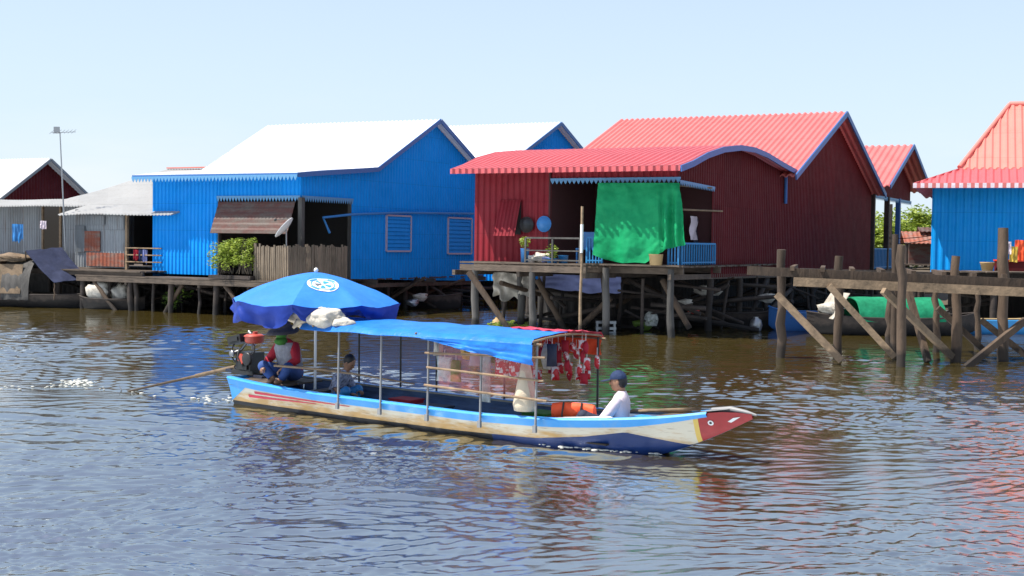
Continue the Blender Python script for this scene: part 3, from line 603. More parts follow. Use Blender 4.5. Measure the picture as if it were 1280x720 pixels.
# --- far left maroon gable
FL = Fr(-22.0, 60.0, YAW); o = FL.w(0, -4.2, 0); FL = Fr(o.x, o.y, YAW)
hl = thing('stilt_house', 'dark red gabled house with pale roof at far left behind the grey tin house', 'house', FL.o, YAW)
prof = [(-.4, 3.05), (4.2, 6.2), (8.8, 3.05)]; rz = lambda y: interp(prof, y)-.06
w = MB(); corr_wall(w, 'x', 0, 1, 0, 8.4, 1.2, rz); corr_wall(w, 'y', 0, -1, -9, 0, 1.2, 3.3); corr_wall(w, 'x', -9, -1, 0, 8.4, 1.2, rz); w.build('wall', 'shaded_red', hl)
r = MB(); corr_roof(r, -9.5, .5, prof); r.build('roof', 'white_roof', hl)
t = MB(); rake(t, .53, prof, h=.12); t.build('roof_trim', 'frame_grey', hl)
stilts(hl, [(x, y) for x in (-8, -4, -.3) for y in (.3, 4.3, 8)], 1.25, .12)

# antenna
a = at(83, 312, 47.6); b = at(75, 166, 47.6)
an = thing('antenna_mast', 'thin tall antenna mast beside the grey house doorway', 'antenna', (a.x, a.y, 1.4))
t = MB(); t.tube([(0, 0, 0), (b.x-a.x, 0, b.z-1.4)], [.035, .022]); t.build('mast', 'steel', an)
t = MB(); e = Vector((b.x-a.x, 0, b.z-1.4)); t.beam(e+Vector((-.3, 0, 0)), e+Vector((.55, .1, .05)), .02, .02)
for k in range(7): c = e+Vector((-.3+.13*k, .015*k, .006*k)); t.beam(c+Vector((0, -.25, -.06)), c+Vector((0, .25, .12)), .012, .012)
t.box(e+Vector((-.12, 0, .1)), (.2, .1, .24)); t.build('aerial', 'steel', an)

# ------------------------------------------------------------------ timber dock frame on the right
dck = thing('jetty', 'unfinished wooden jetty frame of rough posts, beams and slanting braces', 'jetty', (8, 29, 0))
O = Vector((8, 29, 0)); YD = 28.9
def pt(px, py, Y): return at(px, py, Y)-O
def depth_of(px, py): return ground(px, py).y
for px, top, bt, Y, r_ in ((977, 312, 447, None, .115), (1049, 320, 446, None, .11), (1127, 306, 458, None, .105), (1195, 320, 453, None, .12), (1254, 285, 452, None, .13), (1112, 362, 434, 33, .1), (1170, 362, 441, 32, .09), (1222, 366, 436, 33, .08), (1292, 330, 462, None, .12), (1346, 330, 470, None, .12), (1119, 293, 330, 31, .09)):
    Y = Y or depth_of(px, bt); A = pt(px+random.uniform(-1, 1), bt+8, Y); A.z = -.6; B = pt(px, top, Y); t = MB(); t.log(A, B, r_*1.0, r_*.85, seg=9, wob=.035, n=9); t.build('post', 'wood', dck)
for p, q, Y0, Y1, wd, hh, mtl in (((934, 338), (1300, 355), 29.6, 28.6, .14, .2, 'wood'), ((992, 352), (1300, 366), 29.2, 28.3, .1, .2, 'wood_l'), ((1000, 340), (1330, 350), 32.5, 31.5, .14, .2, 'wood_d'), ((1180, 341), (1320, 347), 30.4, 30, .12, .14, 'wood_d')):
    t = MB(); t.beam(pt(*p, Y0), pt(*q, Y1), wd, hh); t.build('beam', mtl, dck)
for k in range(9):
    px = 990+k*38; t = MB(); A = pt(px, 340+k*1.4, 29.2); B = A+Vector((.8, 3.2, 0)); t.beam(A+Vector((0, 0, .08)), B+Vector((0, 0, .08)), .1, .1); t.build('joist', 'wood', dck)
for p, q, Y0, Y1 in (((971, 368), (1052, 451), 29.0, 28.2), ((1036, 357), (1118, 446), 29.0, 28.8), ((1104, 363), (1190, 446), 28.3, 29.2), ((1132, 352), (1160, 452), 30, 29), ((1207, 460), (1282, 400), 28.2, 28.6), ((1172, 385), (1232, 440), 31, 31), ((1226, 400), (1290, 450), 30.5, 30.0)):
    t = MB(); t.beam(pt(*p, Y0), pt(*q, Y1), .12, .14); t.build('brace', 'wood_l' if p[0] < 1110 else 'wood', dck)
t = MB(); planks(t, 0, 7, 0, 1, 0, .2, 'y', .03)
m_ = Matrix.Translation(pt(1190, 339, 29.8))
t.v = [tuple(m_ @ (Vector(v)*1.0)) for v in t.v]; t.build('planking', 'plank', dck)

# ------------------------------------------------------------------ the long-tail boat
BY = -math.atan2(.598, .802)
FT = Fr(-4.08, 20.36, BY)
bt = thing('longtail_boat', 'long wooden boat with blue rail, cream rust-stained hull, red painted prow and low canopy frame', 'boat', FT.o, BY)
def tb(px, py, y=-.7): return FT.ony(px, py, y)      # -> (t, z)
HW = [(0, .56), (1, .64), (2.4, .69), (5, .7), (6, .65), (6.6, .57), (7.2, .45), (7.7, .31), (8.2, .16), (8.69, .03)]
GZ = [(0, .44), (.6, .40), (2, .36), (5, .34), (6.2, .37), (7, .43), (7.6, .49), (8.1, .57), (8.35, .62), (8.69, .6)]
KZ = [(0, -.1), (6.8, -.14), (7.3, -.06), (7.6, .02), (8.0, .19), (8.3, .33), (8.69, .54)]
PZ = [(0, .07), (4.6, .065), (5.9, .09), (6.6, .17), (7.15, .27), (7.8, .17), (8.3, .1), (8.7, 0)]
def sm(tab, x, h=.22): return (interp(tab, x-h)+2*interp(tab, x)+interp(tab, x+h))/4 if h < x < 8.69-h else interp(tab, x)
def sect(t):
    w = sm(HW, t); g = sm(GZ, t); k = sm(KZ, t); fl = interp([(0, .66), (6, .6), (7.4, .25), (8.69, .1)], t)
    return w, g, k, w*fl
def side_pt(t, s_, z):          # point on the outer side at height z
    w, g, k, bw = sect(t); q = max(0, min(1, (z-k)/(g-k))); y = bw+(w-bw)*(q**.7); return Vector((t, s_*y, z))
m, nt, b = newmat('hull_cream'); v = coords(nt); sp = nd(nt, "ShaderNodeSeparateXYZ"); lk(nt, v, sp.inputs[0])
n1 = noisef(nt, coords(nt, (1, 1, 5)), 2.2, 7, .65); n2 = noisef(nt, coords(nt, (.6, 1, 9)), 6, 5, .6)
low = nd(nt, "ShaderNodeMapRange"); low.inputs[1].default_value = .28; low.inputs[2].default_value = .05; low.inputs[3].default_value = -.12; low.inputs[4].default_value = .22; lk(nt, sp.outputs[2], low.inputs[0])
ad = nd(nt, "ShaderNodeMath", operation='ADD'); lk(nt, n1, ad.inputs[0]); lk(nt, low.outputs[0], ad.inputs[1])
c = mixcol(nt, ramp(nt, ad.outputs[0], .42, .66), (.62, .57, .45), (.47, .28, .09)); c = mixcol(nt, ramp(nt, n2, .58, .72, (0, 0, 0), (.75,)*3), c, (.16, .1, .05))
lk(nt, c, b.inputs['Base Color']); b.inputs['Roughness'].default_value = .45; bump(nt, b, n1, .3, .01); MT['hull_cream'] = m
MT['hull_dark'] = plain('hull_dark', (.015, .014, .013), .35, 0, .4); MT['hull_navy'] = plain('hull_navy', (.008, .03, .13), .35); MT['hull_red'] = plain('hull_red', (.33, .018, .02), .4, 0, .25)
MT['boat_blue'] = metal_paint('boat_blue', (.03, .3, .72), dirty=.35, panel=.04, dirt=(.25, .35, .45), rough=.4); MT['stripe_red'] = plain('stripe_red', (.55, .02, .05), .4, 0, .3)
MT['tank_red'] = plain('tank_red', (.42, .06, .035), .5, 0, .3); MT['gold'] = plain('yellow_line', (.65, .45, .1), .5); MT['inside'] = wood('boat_inside', (.1, .16, .26), scale=(1.5, 9, 9), wetline=False)
NT = 150; ts = [8.69*i/NT for i in range(NT+1)]
hull = MB()
for s_ in (-1, 1):
    def strip(za, zb, matf, k):
        rows = [[side_pt(t, s_, lerp(za(t), zb(t), j/k)) for t in ts] for j in range(k+1)]
        o = len(hull.v); W = len(ts); hull.v += [tuple(p) for r in rows for p in r]
        for j in range(k):
            for i in range(NT):
                hull.f.append((o+j*W+i, o+j*W+i+1, o+(j+1)*W+i+1, o+(j+1)*W+i)); hull.mi.append(matf((ts[i]+ts[i+1])/2, j)); hull.smooth.append(True)
    top = lambda t: sm(GZ, t); kz = lambda t: sm(KZ, t)
    pl = lambda t: max(interp(PZ, t), kz(t)+.002)
    strip(top, pl, lambda t, j: 3 if t > 8.06 else (4 if t > 8.0 else 0), 7)
    strip(pl, kz, lambda t, j: (2 if t > 5.2 else 1) if t < 8.0 else 3, 4)
rows = [[Vector((t, lerp(-1, 1, j/4)*sect(t)[3], sm(KZ, t))) for t in ts] for j in range(5)]; hull.grid(rows, mi=1)
# transom
sec = [side_pt(0, -1, z) for z in (.44, .3, .15, 0, -.1)]+[side_pt(0, 1, z) for z in (-.1, 0, .15, .3, .44)]; hull.add(sec, [tuple(range(10))], 5)
hull.build('hull', ['hull_cream', 'hull_dark', 'hull_navy', 'hull_red', 'gold', 'boat_blue'], bt)
inn = MB(); rows = []
for j in range(13):
    row = []
    for t in ts:
        t2 = min(max(t, .05), 8.3); w, g, k, bw = sect(t2); q = j/12*2-1; a = abs(q); f = max(k+.05, .04)
        y = math.copysign(min(a/.65, 1)*max(bw-.03, .005)+max(0, (a-.65)/.35)*(max(w-.035, .01)-max(bw-.03, .005)), q); z = f if a < .65 else lerp(f, g-.02, (a-.65)/.35)
        row.append(Vector((t2, y, z)))
    rows.append(row)
inn.grid(rows); inn.build('inner_hull', 'inside', bt)
for s_ in (-1, 1):
    gw = MB(); rows = []
    for t in [x for x in ts if x < 8.2]:
        g = sm(GZ, t); dz = interp([(0, .11), (7.2, .11), (8.2, .05), (8.69, .03)], t); o = Vector((0, s_*.012, 0)); A = side_pt(t, s_, g); B = side_pt(t, s_, g-dz)
        rows.append([A+Vector((0, -s_*min(.07, sect(t)[0]*.8), .012)), A+o+Vector((0, 0, .014)), A+Vector((0, s_*.028, -.012)), A+o+Vector((0, 0, -.035)), B+o, B])
    gw.grid(rows, sm=False); gw.build('gunwale', 'boat_blue', bt)
bw_ = MB(); bw_.add([side_pt(8.05, 1, sm(GZ, 8.05))+Vector((0, 0, .018)), side_pt(8.05, -1, sm(GZ, 8.05))+Vector((0, 0, .018)), side_pt(8.4, -1, .64), side_pt(8.4, 1, .64)], [(0, 1, 2, 3)])
bw_.tube([(8.15, 0, .60), (8.4, 0, .632), (8.6, 0, .612), (8.74, 0, .592)], [.03, .038, .03, .012], 8); bw_.build('prow_cap', 'frame_grey', bt)
# transom-side blue wedge, red stripes, painted eye, all thin raised paint plates following the hull side
def decal(name, pts, mat, off=.004, s_=-1, par=bt):
    t = MB(); vs = [side_pt(a, s_, z)+Vector((0, s_*off, 0)) for a, z in pts]; c = sum(vs, Vector())/len(vs); t.add(vs+[c], [(i, (i+1) % len(vs), len(vs)) if s_ < 0 else ((i+1) % len(vs), i, len(vs)) for i in range(len(vs))])
    return t.build(name, mat, par)
def band(name, t0, t1, za, zb, ma, off=.006):
    for s_ in (-1, 1):
        t = MB(); rows = []
        for i in range(21): a = lerp(t0, t1, i/20); A = side_pt(a, s_, za(i/20)); B = side_pt(a, s_, zb(i/20)); rows.append([A+Vector((0, s_*off, 0)), B+Vector((0, s_*off, 0))])
        t.grid(rows); t.build(name, ma, bt)
band('stern_panel', 0, .42, lambda u: .32-.01*u, lambda u: lerp(.07, .31, u), 'boat_blue')
band('side_stripe', .62, 2.7, lambda u: lerp(.265, .225, u), lambda u: lerp(.225, .215, u), 'stripe_red'); band('side_stripe', .45, 2.0, lambda u: lerp(.2, .2, u), lambda u: lerp(.155, .19, u), 'stripe_red')
for s_ in (-1, 1):
    eye = decal('eye', [(8.2+.035*math.cos(a), .46+.032*math.sin(a)) for a in [i*math.pi/5 for i in range(10)]], 'white', .010, s_)
    decal('pupil', [(8.2+.016*math.cos(a), .46+.015*math.sin(a)) for a in [i*math.pi/5 for i in range(10)]], 'black', .014, s_, eye)
    decal('fin_mark', [(8.40, .49), (8.47, .54), (8.56, .56), (8.5, .52), (8.44, .48)], 'white', .010, s_)
# floor boards and low thwarts
fb = MB(); planks(fb, .3, 6.9, -.42, .42, .10, .14, 'x', .02); fb.build('floor_boards', 'plank', bt)
for t_ in (.35, 1.6, 5.9, 7.0): q = MB(); w = sect(t_)[0]-.05; q.box((t_, 0, sm(GZ, t_)-.06), (.22, 2*w, .03)); q.build('thwart', 'boat_blue' if t_ > 6.5 else 'plank', bt)
q = MB(); planks(q, 0.05, 1.15, -.5, .5, .40, .15, 'x', .025); q.build('stern_deck', 'plank', bt)
q = MB(); rows = [[Vector((t, lerp(-1, 1, j/6)*(sect(t)[0]-.03), sm(GZ, t)-.015+.02*math.cos((j/6-.5)*3))) for t in [7.45+i*.07 for i in range(11)]] for j in range(7)]; q.grid(rows, thick=(0, 0, -.02)); q.build('bow_deck', 'wood_l', bt)
q = MB(); q.add([Vector((6.25, -.62, .392)), (7.05, -.50, .455), (6.95, -.42, .455), (6.35, -.52, .40)], [(0, 1, 2, 3)]); q.build('paint_patch', 'white', bt)
# canopy frame
T1 = tb(672, 430)[0]; T0 = tb(397, 408)[0]; ZC = 1.335; WC = .7
gz_ = lambda t: sm(GZ, t)
posts_n = [tb(px, 470)[0] for px in (424, 477, 536, 602)]+[T1]
for t_ in posts_n: q = MB(); q.tube([(t_, -WC-.02, gz_(t_)-.16), (t_, -WC-.01, ZC)], .016, 6, sm=True); q.box((t_, -WC-.035, gz_(t_)-.13), (.05, .04, .09)); q.build('canopy_post', 'frame_grey', bt)
for px in (448, 500, 545, 630, 743): 
    t_ = FT.ony(px, 450, WC)[0] if px < 740 else T1
    q = MB(); q.tube([(t_, WC+.02, gz_(t_)-.1), (t_, WC+.01, ZC)], .016, 6); q.build('canopy_post', 'black', bt)
for pa, pb in (((532, 441), (678, 447)), ((534, 459), (676, 476)), ((531, 481), (680, 501))):
    A = tb(*pa, -WC-.04); B = tb(*pb, -WC-.04); q = MB(); q.tube([(A[0], -WC-.05, A[1]), (B[0]+.05, -WC-.05, B[1])], .017, 6); q.build('side_rail', 'wood_l', bt)
for z_, y_ in ((ZC-.02, -WC-.045), (ZC-.02, WC+.045)): q = MB(); q.tube([(T0-.15, y_, z_), (T1+.1, y_, z_)], .017, 6); q.build('roof_rail', 'wood_l', bt)
for t_ in (T0, (T0+T1)/2, T1): q = MB(); q.tube([(t_, lerp(-WC-.1, WC+.1, j/8), ZC+.015+.055*math.sin(math.pi*j/8)) for j in range(9)], .014, 6); q.build('roof_bow', 'wood_l', bt)
# tarpaulins of the canopy (roof with sagging edge + side flap)
def roof_z(t, y): return ZC+.045+.06*math.cos(y/WC*1.35)+.012*noise.noise(Vector((t*3, y*4, 0)))-.015*abs(math.sin(t*3.1))
cv = MB(); rows = []
for j in range(25):
    y = lerp(-WC-.12, WC+.12, j/24); rows.append([Vector((lerp(T0-.25, T1-(.02 if y < .05 else .95*min(1, (y-.05)/.25)), i/60), y, roof_z(lerp(T0, T1, i/60), y)-(.07 if j in (0, 24) else 0))) for i in range(61)])
cv.grid(rows, thick=(0, 0, -.006)); cvo = cv.build('canopy', 'bluetarp', bt)
fl = MB(); rows = []; ta = tb(535, 425)[0]
for j in range(17):
    u = j/16; row = []
    for i in range(41):
        a = i/40; L = .03+.23*a**.9; t_ = lerp(ta, T1+.02, a)+.03*u*math.sin(a*9); y = -WC-.125-.03*math.sin(a*13+u*3)*u-.04*u*noise.noise(Vector((a*9, u*5, 1)))-.02
        row.append(Vector((t_, y, ZC-.02-L*u)))
    rows.append(row)
fl.grid(rows, thick=(0, .005, 0)); fl.build('side_flap', 'bluetarp', cvo)
rc = MB(); rows = []
for j in range(13):
    y = lerp(.02, WC+.12, j/12); rows.append([Vector((lerp(T1-.97, T1+.02, i/20), y, roof_z(T1-1+i*.05, y)+.012+.02*noise.noise(Vector((i*.5, j*.6, 4)))-(.05 if j == 12 else 0))) for i in range(21)])
rc.grid(rows, thick=(0, 0, -.006)); rc.build('red_awning', 'stripe_red', bt)
rc = MB(); rows = [[Vector((lerp(T1-1.0, T1+.01, i/24), WC+.06+.02*math.sin(i*1.3+j), ZC+.03-j*.035)) for i in range(25)] for j in range(9)]; rc.grid(rows, thick=(0, .004, 0)); rc.build('red_awning', 'orange', bt)
nt_ = MB(); A = tb(545, 440)[0]; rows = [[Vector((lerp(A, T1-.05, i/30), -WC+.06+.03*math.sin(i*.9)*j/8, ZC-.05-j*.085)) for i in range(31)] for j in range(9)]; nt_.grid(rows); nt_.build('plastic_curtain', 'net', bt)

# umbrella ---------------------------------------------------------
pc = FT.w(1.3, .05, 0); ub = thing('boat_umbrella', 'big blue umbrella with round white emblem and drooping navy valance over the stern', 'umbrella', (pc.x, pc.y, .12))
t = MB(); t.tube([(0, 0, 0), (0, 0, 1.98)], .022); t.build('pole', 'white', ub, 'pale blue-white pole')
UR, UZ, URZ = 1.30, 1.98, 1.55
NS = 8; A0 = R(-96)
def up(a, r):                    # canopy surface: flat between ribs, bowed along them
    k = (a-A0)/(2*math.pi/NS); f = k-math.floor(k); fl = math.cos(math.pi/NS)/math.cos((f-.5)*2*math.pi/NS); s_ = 1-(1-fl)*1.0
    sag = -.045*math.sin(f*math.pi)*r*r
    return Vector((UR*r*fl*math.cos(a), UR*r*fl*math.sin(a), lerp(UZ, URZ, r**1.55)+sag+.02*math.cos(a-2.6)*r+.035*r*noise.noise(Vector((math.cos(a)*r*3.2, math.sin(a)*r*3.2, 7)))+.012*r*noise.noise(Vector((math.cos(a)*r*9, math.sin(a)*r*9, 3)))))
for nm, lo, hi, mt_ in (('canopy', 0.0, 1.0, 'umb'),):
    t = MB(); rows = [[up(A0+2*math.pi*i/96, lerp(.02, 1, j/14)) for i in range(97)] for j in range(15)]; t.grid(rows, thick=(0, 0, -.004)); cu_ = t.build('canopy', 'umb', ub)
t = MB(); rows = []
for j in range(7):
    row = []
    for i in range(145):
        a = A0+2*math.pi*i/144; k = (a-A0)/(2*math.pi/NS); f = k-math.floor(k); e = up(a, 1.0); u = j/6; d = Vector((math.cos(a), math.sin(a), 0))
        drop = (.25+.05*math.sin(f*math.pi)+.11*noise.noise(Vector((a*2.2, 0, 5)))-.12*math.exp(-((f-.02)/.06)**2)-.12*math.exp(-((f-.98)/.06)**2))*(1-.78*math.exp(-((a-R(-62))/.34)**2)-.0)*(1-.78*math.exp(-((a-R(298))/.34)**2))
        row.append(e+d*(.02+.12*noise.noise(Vector((a*4.5, u*2, 1)))*u+.03*math.sin(a*23)*u-.05*u)+Vector((0, 0, -.0-drop*u)))
    rows.append(row)
t.grid(rows, thick=(0, 0, -.003)); t.build('valance', 'umb_d', ub)
for k in range(NS): t = MB(); a = A0+2*math.pi*k/NS; t.tube([up(a, q)+Vector((0, 0, -.02)) for q in (.03, .4, .7, .98)], .008, 6); t.build('rib', 'steel', ub)
t = MB(); t.ell((0, 0, UZ+.03), (.035, .035, .04)); t.build('finial', 'white', ub)
def disc(r0, r1, mat, off, name, par, a0=0, a1=2*math.pi, cen=(R(-96+24), .52)):
    ca, crr = cen; c = up(ca, crr); n_ = 40; t = MB(); rows = []
    ez = (up(ca, crr+.05)-up(ca, crr-.05)).normalized(); ex = (up(ca+.05, crr)-up(ca-.05, crr)).normalized(); nn = ex.cross(ez).normalized(); nn = nn if nn.z > 0 else -nn
    for j in range(4):
        rr = lerp(r0, r1, j/3); rows.append([])
        for i in range(n_+1):
            a = lerp(a0, a1, i/n_); p = c+ex*rr*math.cos(a)+ez*rr*math.sin(a)
            # drop the point onto the canopy surface by polar lookup
            th = math.atan2(p.y, p.x); th = th if th >= A0 else th+2*math.pi; r_ = math.hypot(p.x, p.y)/UR
            fk = (th-A0)/(2*math.pi/NS); f = fk-math.floor(fk); r_ /= math.cos(math.pi/NS)/math.cos((f-.5)*2*math.pi/NS)
            rows[-1].append(up(th, r_)+nn*off)
    t.grid(rows); return t.build(name, mat, par)
em = disc(.001, .235, 'white', .008, 'emblem', ub); disc(.165, .18, 'boat_blue', .012, 'emblem_ring', em)
for k, (a0, a1, q0, q1) in enumerate(((.2, .9, .03, .13), (1.4, 2.0, .05, .14), (2.5, 3.3, .02, .12), (3.9, 4.3, .04, .14), (4.9, 5.7, .03, .13), (.6, 1.2, .19, .215), (2.0, 2.8, .19, .215), (3.6, 4.4, .19, .215), (5.2, 5.9, .19, .215))):
    disc(q0, q1, 'boat_blue' if k != 2 else 'steel', .013, 'emblem_mark', em, a0, a1)

# engine -------------------------------------------------------------
ep = FT.w(-.12, .0, 0); en = thing('outboard_engine', 'black diesel long-tail engine with red fuel tank on the boat stern', 'engine', (ep.x, ep.y, .42), BY)
t = MB(); t.box((0, 0, .22), (.34, .3, .3)); t.box((0, 0, .05), (.5, .34, .06)); t.box((.02, -.16, .2), (.2, .04, .2)); t.build('engine_block', 'black', en)
t = MB(); t.lathe((.12, -.02, .52), [(0, 0), (.13, .0), (.15, .03), (.15, .09), (.165, .1), (.165, .115), (.12, .14), (0, .145)], 16); t.tube([(.12, 0, .66), (.12, 0, .70)], .04); t.build('fuel_tank', 'tank_red', en)
t = MB(); t.box((-.22, -.02, .56), (.3, .26, .13), ry=R(-14)); t.box((-.22, -.16, .56), (.22, .03, .06), ry=R(-14)); t.build('radiator', 'black', en)
t = MB(); m_ = Matrix.Rotation(R(90), 4, 'X'); prof_ = [(0, -.03), (.03, -.03), (.035, -.015), (.08, -.015), (.09, -.03), (.105, -.02), (.105, .02), (.09, .03), (0, .03)]
q = MB(); q.lathe((0, 0, 0), prof_, 20); t.add([m_ @ Vector(v)+Vector((.16, -.2, .28)) for v in q.v], q.f, 0, True); t.build('flywheel', 'black', en)
t = MB(); t.box((.02, -.19, .27), (.12, .04, .12), ry=.5); t.build('side_cover', 'tank_red', en)
t = MB(); q = MB(); q.lathe((0, 0, 0), [(0, -.02), (.05, -.02), (.05, .02), (0, .02)], 14); t.add([m_ @ Vector(v)+Vector((-.2, -.2, .34)) for v in q.v], q.f, 0, True); t.tube([(-.2, -.18, .34), (-.15, -.05, .4), (-.1, 0, .5)], .025); t.build('pulley', 'steel', en)
t = MB(); t.tube([(-.05, .1, .4), (-.08, .14, .6), (-.2, .15, .68)], .025); t.build('exhaust', 'steel', en)
t = MB(); 
for y in (-.14, .14): t.beam((-.4, y, .06), (.45, y, .0), .04, .04)
t.beam((-.4, -.14, .06), (-.4, .14, .06), .04, .04); t.beam((.43, -.14, .0), (.43, .14, .0), .04, .04); t.tube([(-.4, 0, .06), (-.1, 0, .2)], .02); t.build('mount_frame', 'darkcloth', en)
t = MB()
for p_ in (((-.1, -.15, .4), (-.05, -.22, .3), (.05, -.2, .15)), ((.2, -.1, .5), (.27, -.15, .4), (.2, -.18, .3)), ((-.25, -.1, .5), (-.28, -.18, .35), (-.15, -.18, .2))): t.tube(p_, .014, 6)
t.build('hose', 'black', en)
i_m = Matrix.Rotation(-BY, 4, 'Z'); e0 = Vector((-.35, 0, .10)); g = ground(157, 490, -.02); e1 = i_m @ (g-Vector((ep.x, ep.y, .42)))
t = MB(); t.tube([e0, e0.lerp(e1, .35), e0.lerp(e1, .36), e1], [.035, .033, .024, .018]); t.build('drive_shaft', 'wood_l', en)
t = MB(); e2 = e1+(e1-e0).normalized()*.06
for k in range(3):
    a = k*2.094; d = Vector((0, math.cos(a), math.sin(a))); t.add([e2, e2+d*.1+Vector((.03, 0, 0)), e2+d*.16, e2+d*.08-Vector((.03, 0, 0))], [(0, 1, 2, 3)])
t.build('propeller', 'steel', en)
hd = i_m @ (at(345, 456, 19.6)-Vector((ep.x, ep.y, .42))); t = MB(); t.tube([(.3, -.05, .05), Vector((.3, -.05, .05)).lerp(hd, .5)+Vector((0, 0, -.02)), hd], .018); t.build('tiller_arm', 'wood_l', en)
A = FT.w(0, 0, 0); p0 = at(343, 457, 19.35); p1 = at(518, 480, 17.9); o = thing('bamboo_pole', 'long thin bamboo pole lying from the helmsman to the canopy side', 'pole', p0)
t = MB(); t.tube([(0, 0, 0), (p1-p0)*.3+Vector((0, 0, .03)), (p1-p0)*.6+Vector((0, 0, .03)), p1-p0], [.02, .018, .016, .01], 7); t.build('shaft', 'wood_l', o)

# sack on the canopy
c = FT.w(2.2, -.66, 1.345); o = thing('sack', 'big crumpled white plastic sack lying on top of the blue canopy', 'sack', c, BY)
t = MB(); t.ell((0, 0, .12), (.34, .24, .16), 48, 30, jit=.22); t.ell((.36, .02, .06), (.2, .15, .08), 30, 18, jit=.25); t.build('bag', 'white_bag', o)
t = MB(); t.tube([(-.3, -.08, .07), (-.4, -.14, .05), (-.44, -.2, -.04)], [.03, .05, .02]); t.build('tied_end', 'cream', o)
c = FT.w(1.72, -.62, 1.33); o = thing('sack', 'small beige net sack under the umbrella rim beside the white sack', 'sack', c, BY)
t = MB(); t.ell((0, 0, .12), (.24, .22, .14), 16, 10, jit=.35); t.build('bag', 'cream', o)

# ------------------------------------------------------------------ people
def skinned(name, nodes, edges, mat, parent, extra=None, sub=2):
    """one continuous surface grown round a skeleton; nodes = {key:(xyz, radius)}"""
    ks = list(nodes); me = bpy.data.meshes.new(name); me.from_pydata([nodes[k][0] for k in ks], [(ks.index(a), ks.index(b)) for a, b in edges], []); o = bpy.data.objects.new(name, me); COL.objects.link(o)
    md = o.modifiers.new('skin', 'SKIN'); md.use_smooth_shade = True
    for i, k in enumerate(ks):
        r_ = nodes[k][1]; sv_ = me.skin_vertices[0].data[i]; sv_.radius = r_ if hasattr(r_, '__len__') else (r_, r_); sv_.use_root = (i == 0)
    ms = o.modifiers.new('sub', 'SUBSURF'); ms.levels = sub; ms.render_levels = sub
    dg = bpy.context.evaluated_depsgraph_get(); ev = o.evaluated_get(dg); m2 = bpy.data.meshes.new_from_object(ev)
    mb = MB(); mb.add([v.co.copy() for v in m2.vertices], [tuple(p.vertices) for p in m2.polygons], 0, True)
    bpy.data.objects.remove(o)
    if extra: mb.add(extra.v, extra.f, 0, True)
    return mb.build(name, mat, parent)
def hand(mb, wrist, dirv, palmn, s_=1, side=1):
    """palm plus five curled tapering fingers"""
    d = Vector(dirv).normalized(); n = Vector(palmn); n = (n-d*n.dot(d)).normalized(); a = d.cross(n)*side; w = Vector(wrist)
    mt_ = Matrix((a, d, n)).transposed(); mb.ell(w+d*.045*s_, (.038*s_, .052*s_, .018*s_), 10, 8, mt_)
    for k, (off, L) in enumerate(((-.028, .062), (-.01, .074), (.01, .07), (.028, .055))):
        b0 = w+d*.08*s_+a*off*s_; p1 = b0+d*L*.45*s_+n*.008*s_; p2 = p1+(d*.5+n*.8).normalized()*L*.32*s_; p3 = p2+(n*.9-d*.3).normalized()*L*.25*s_
        mb.tube([w+d*.05*s_+a*off*s_, b0, p1, p2, p3], [.009*s_, .0095*s_, .0085*s_, .0078*s_, .006*s_], 7)
    b0 = w+d*.02*s_-a*.03*s_; mb.tube([w+d*.015*s_, b0, b0+(d*.5-a*.6+n*.3)*.04*s_, b0+(d*.9-a*.5+n*.9)*.05*s_], [.012*s_, .012*s_, .0105*s_, .008*s_], 7)
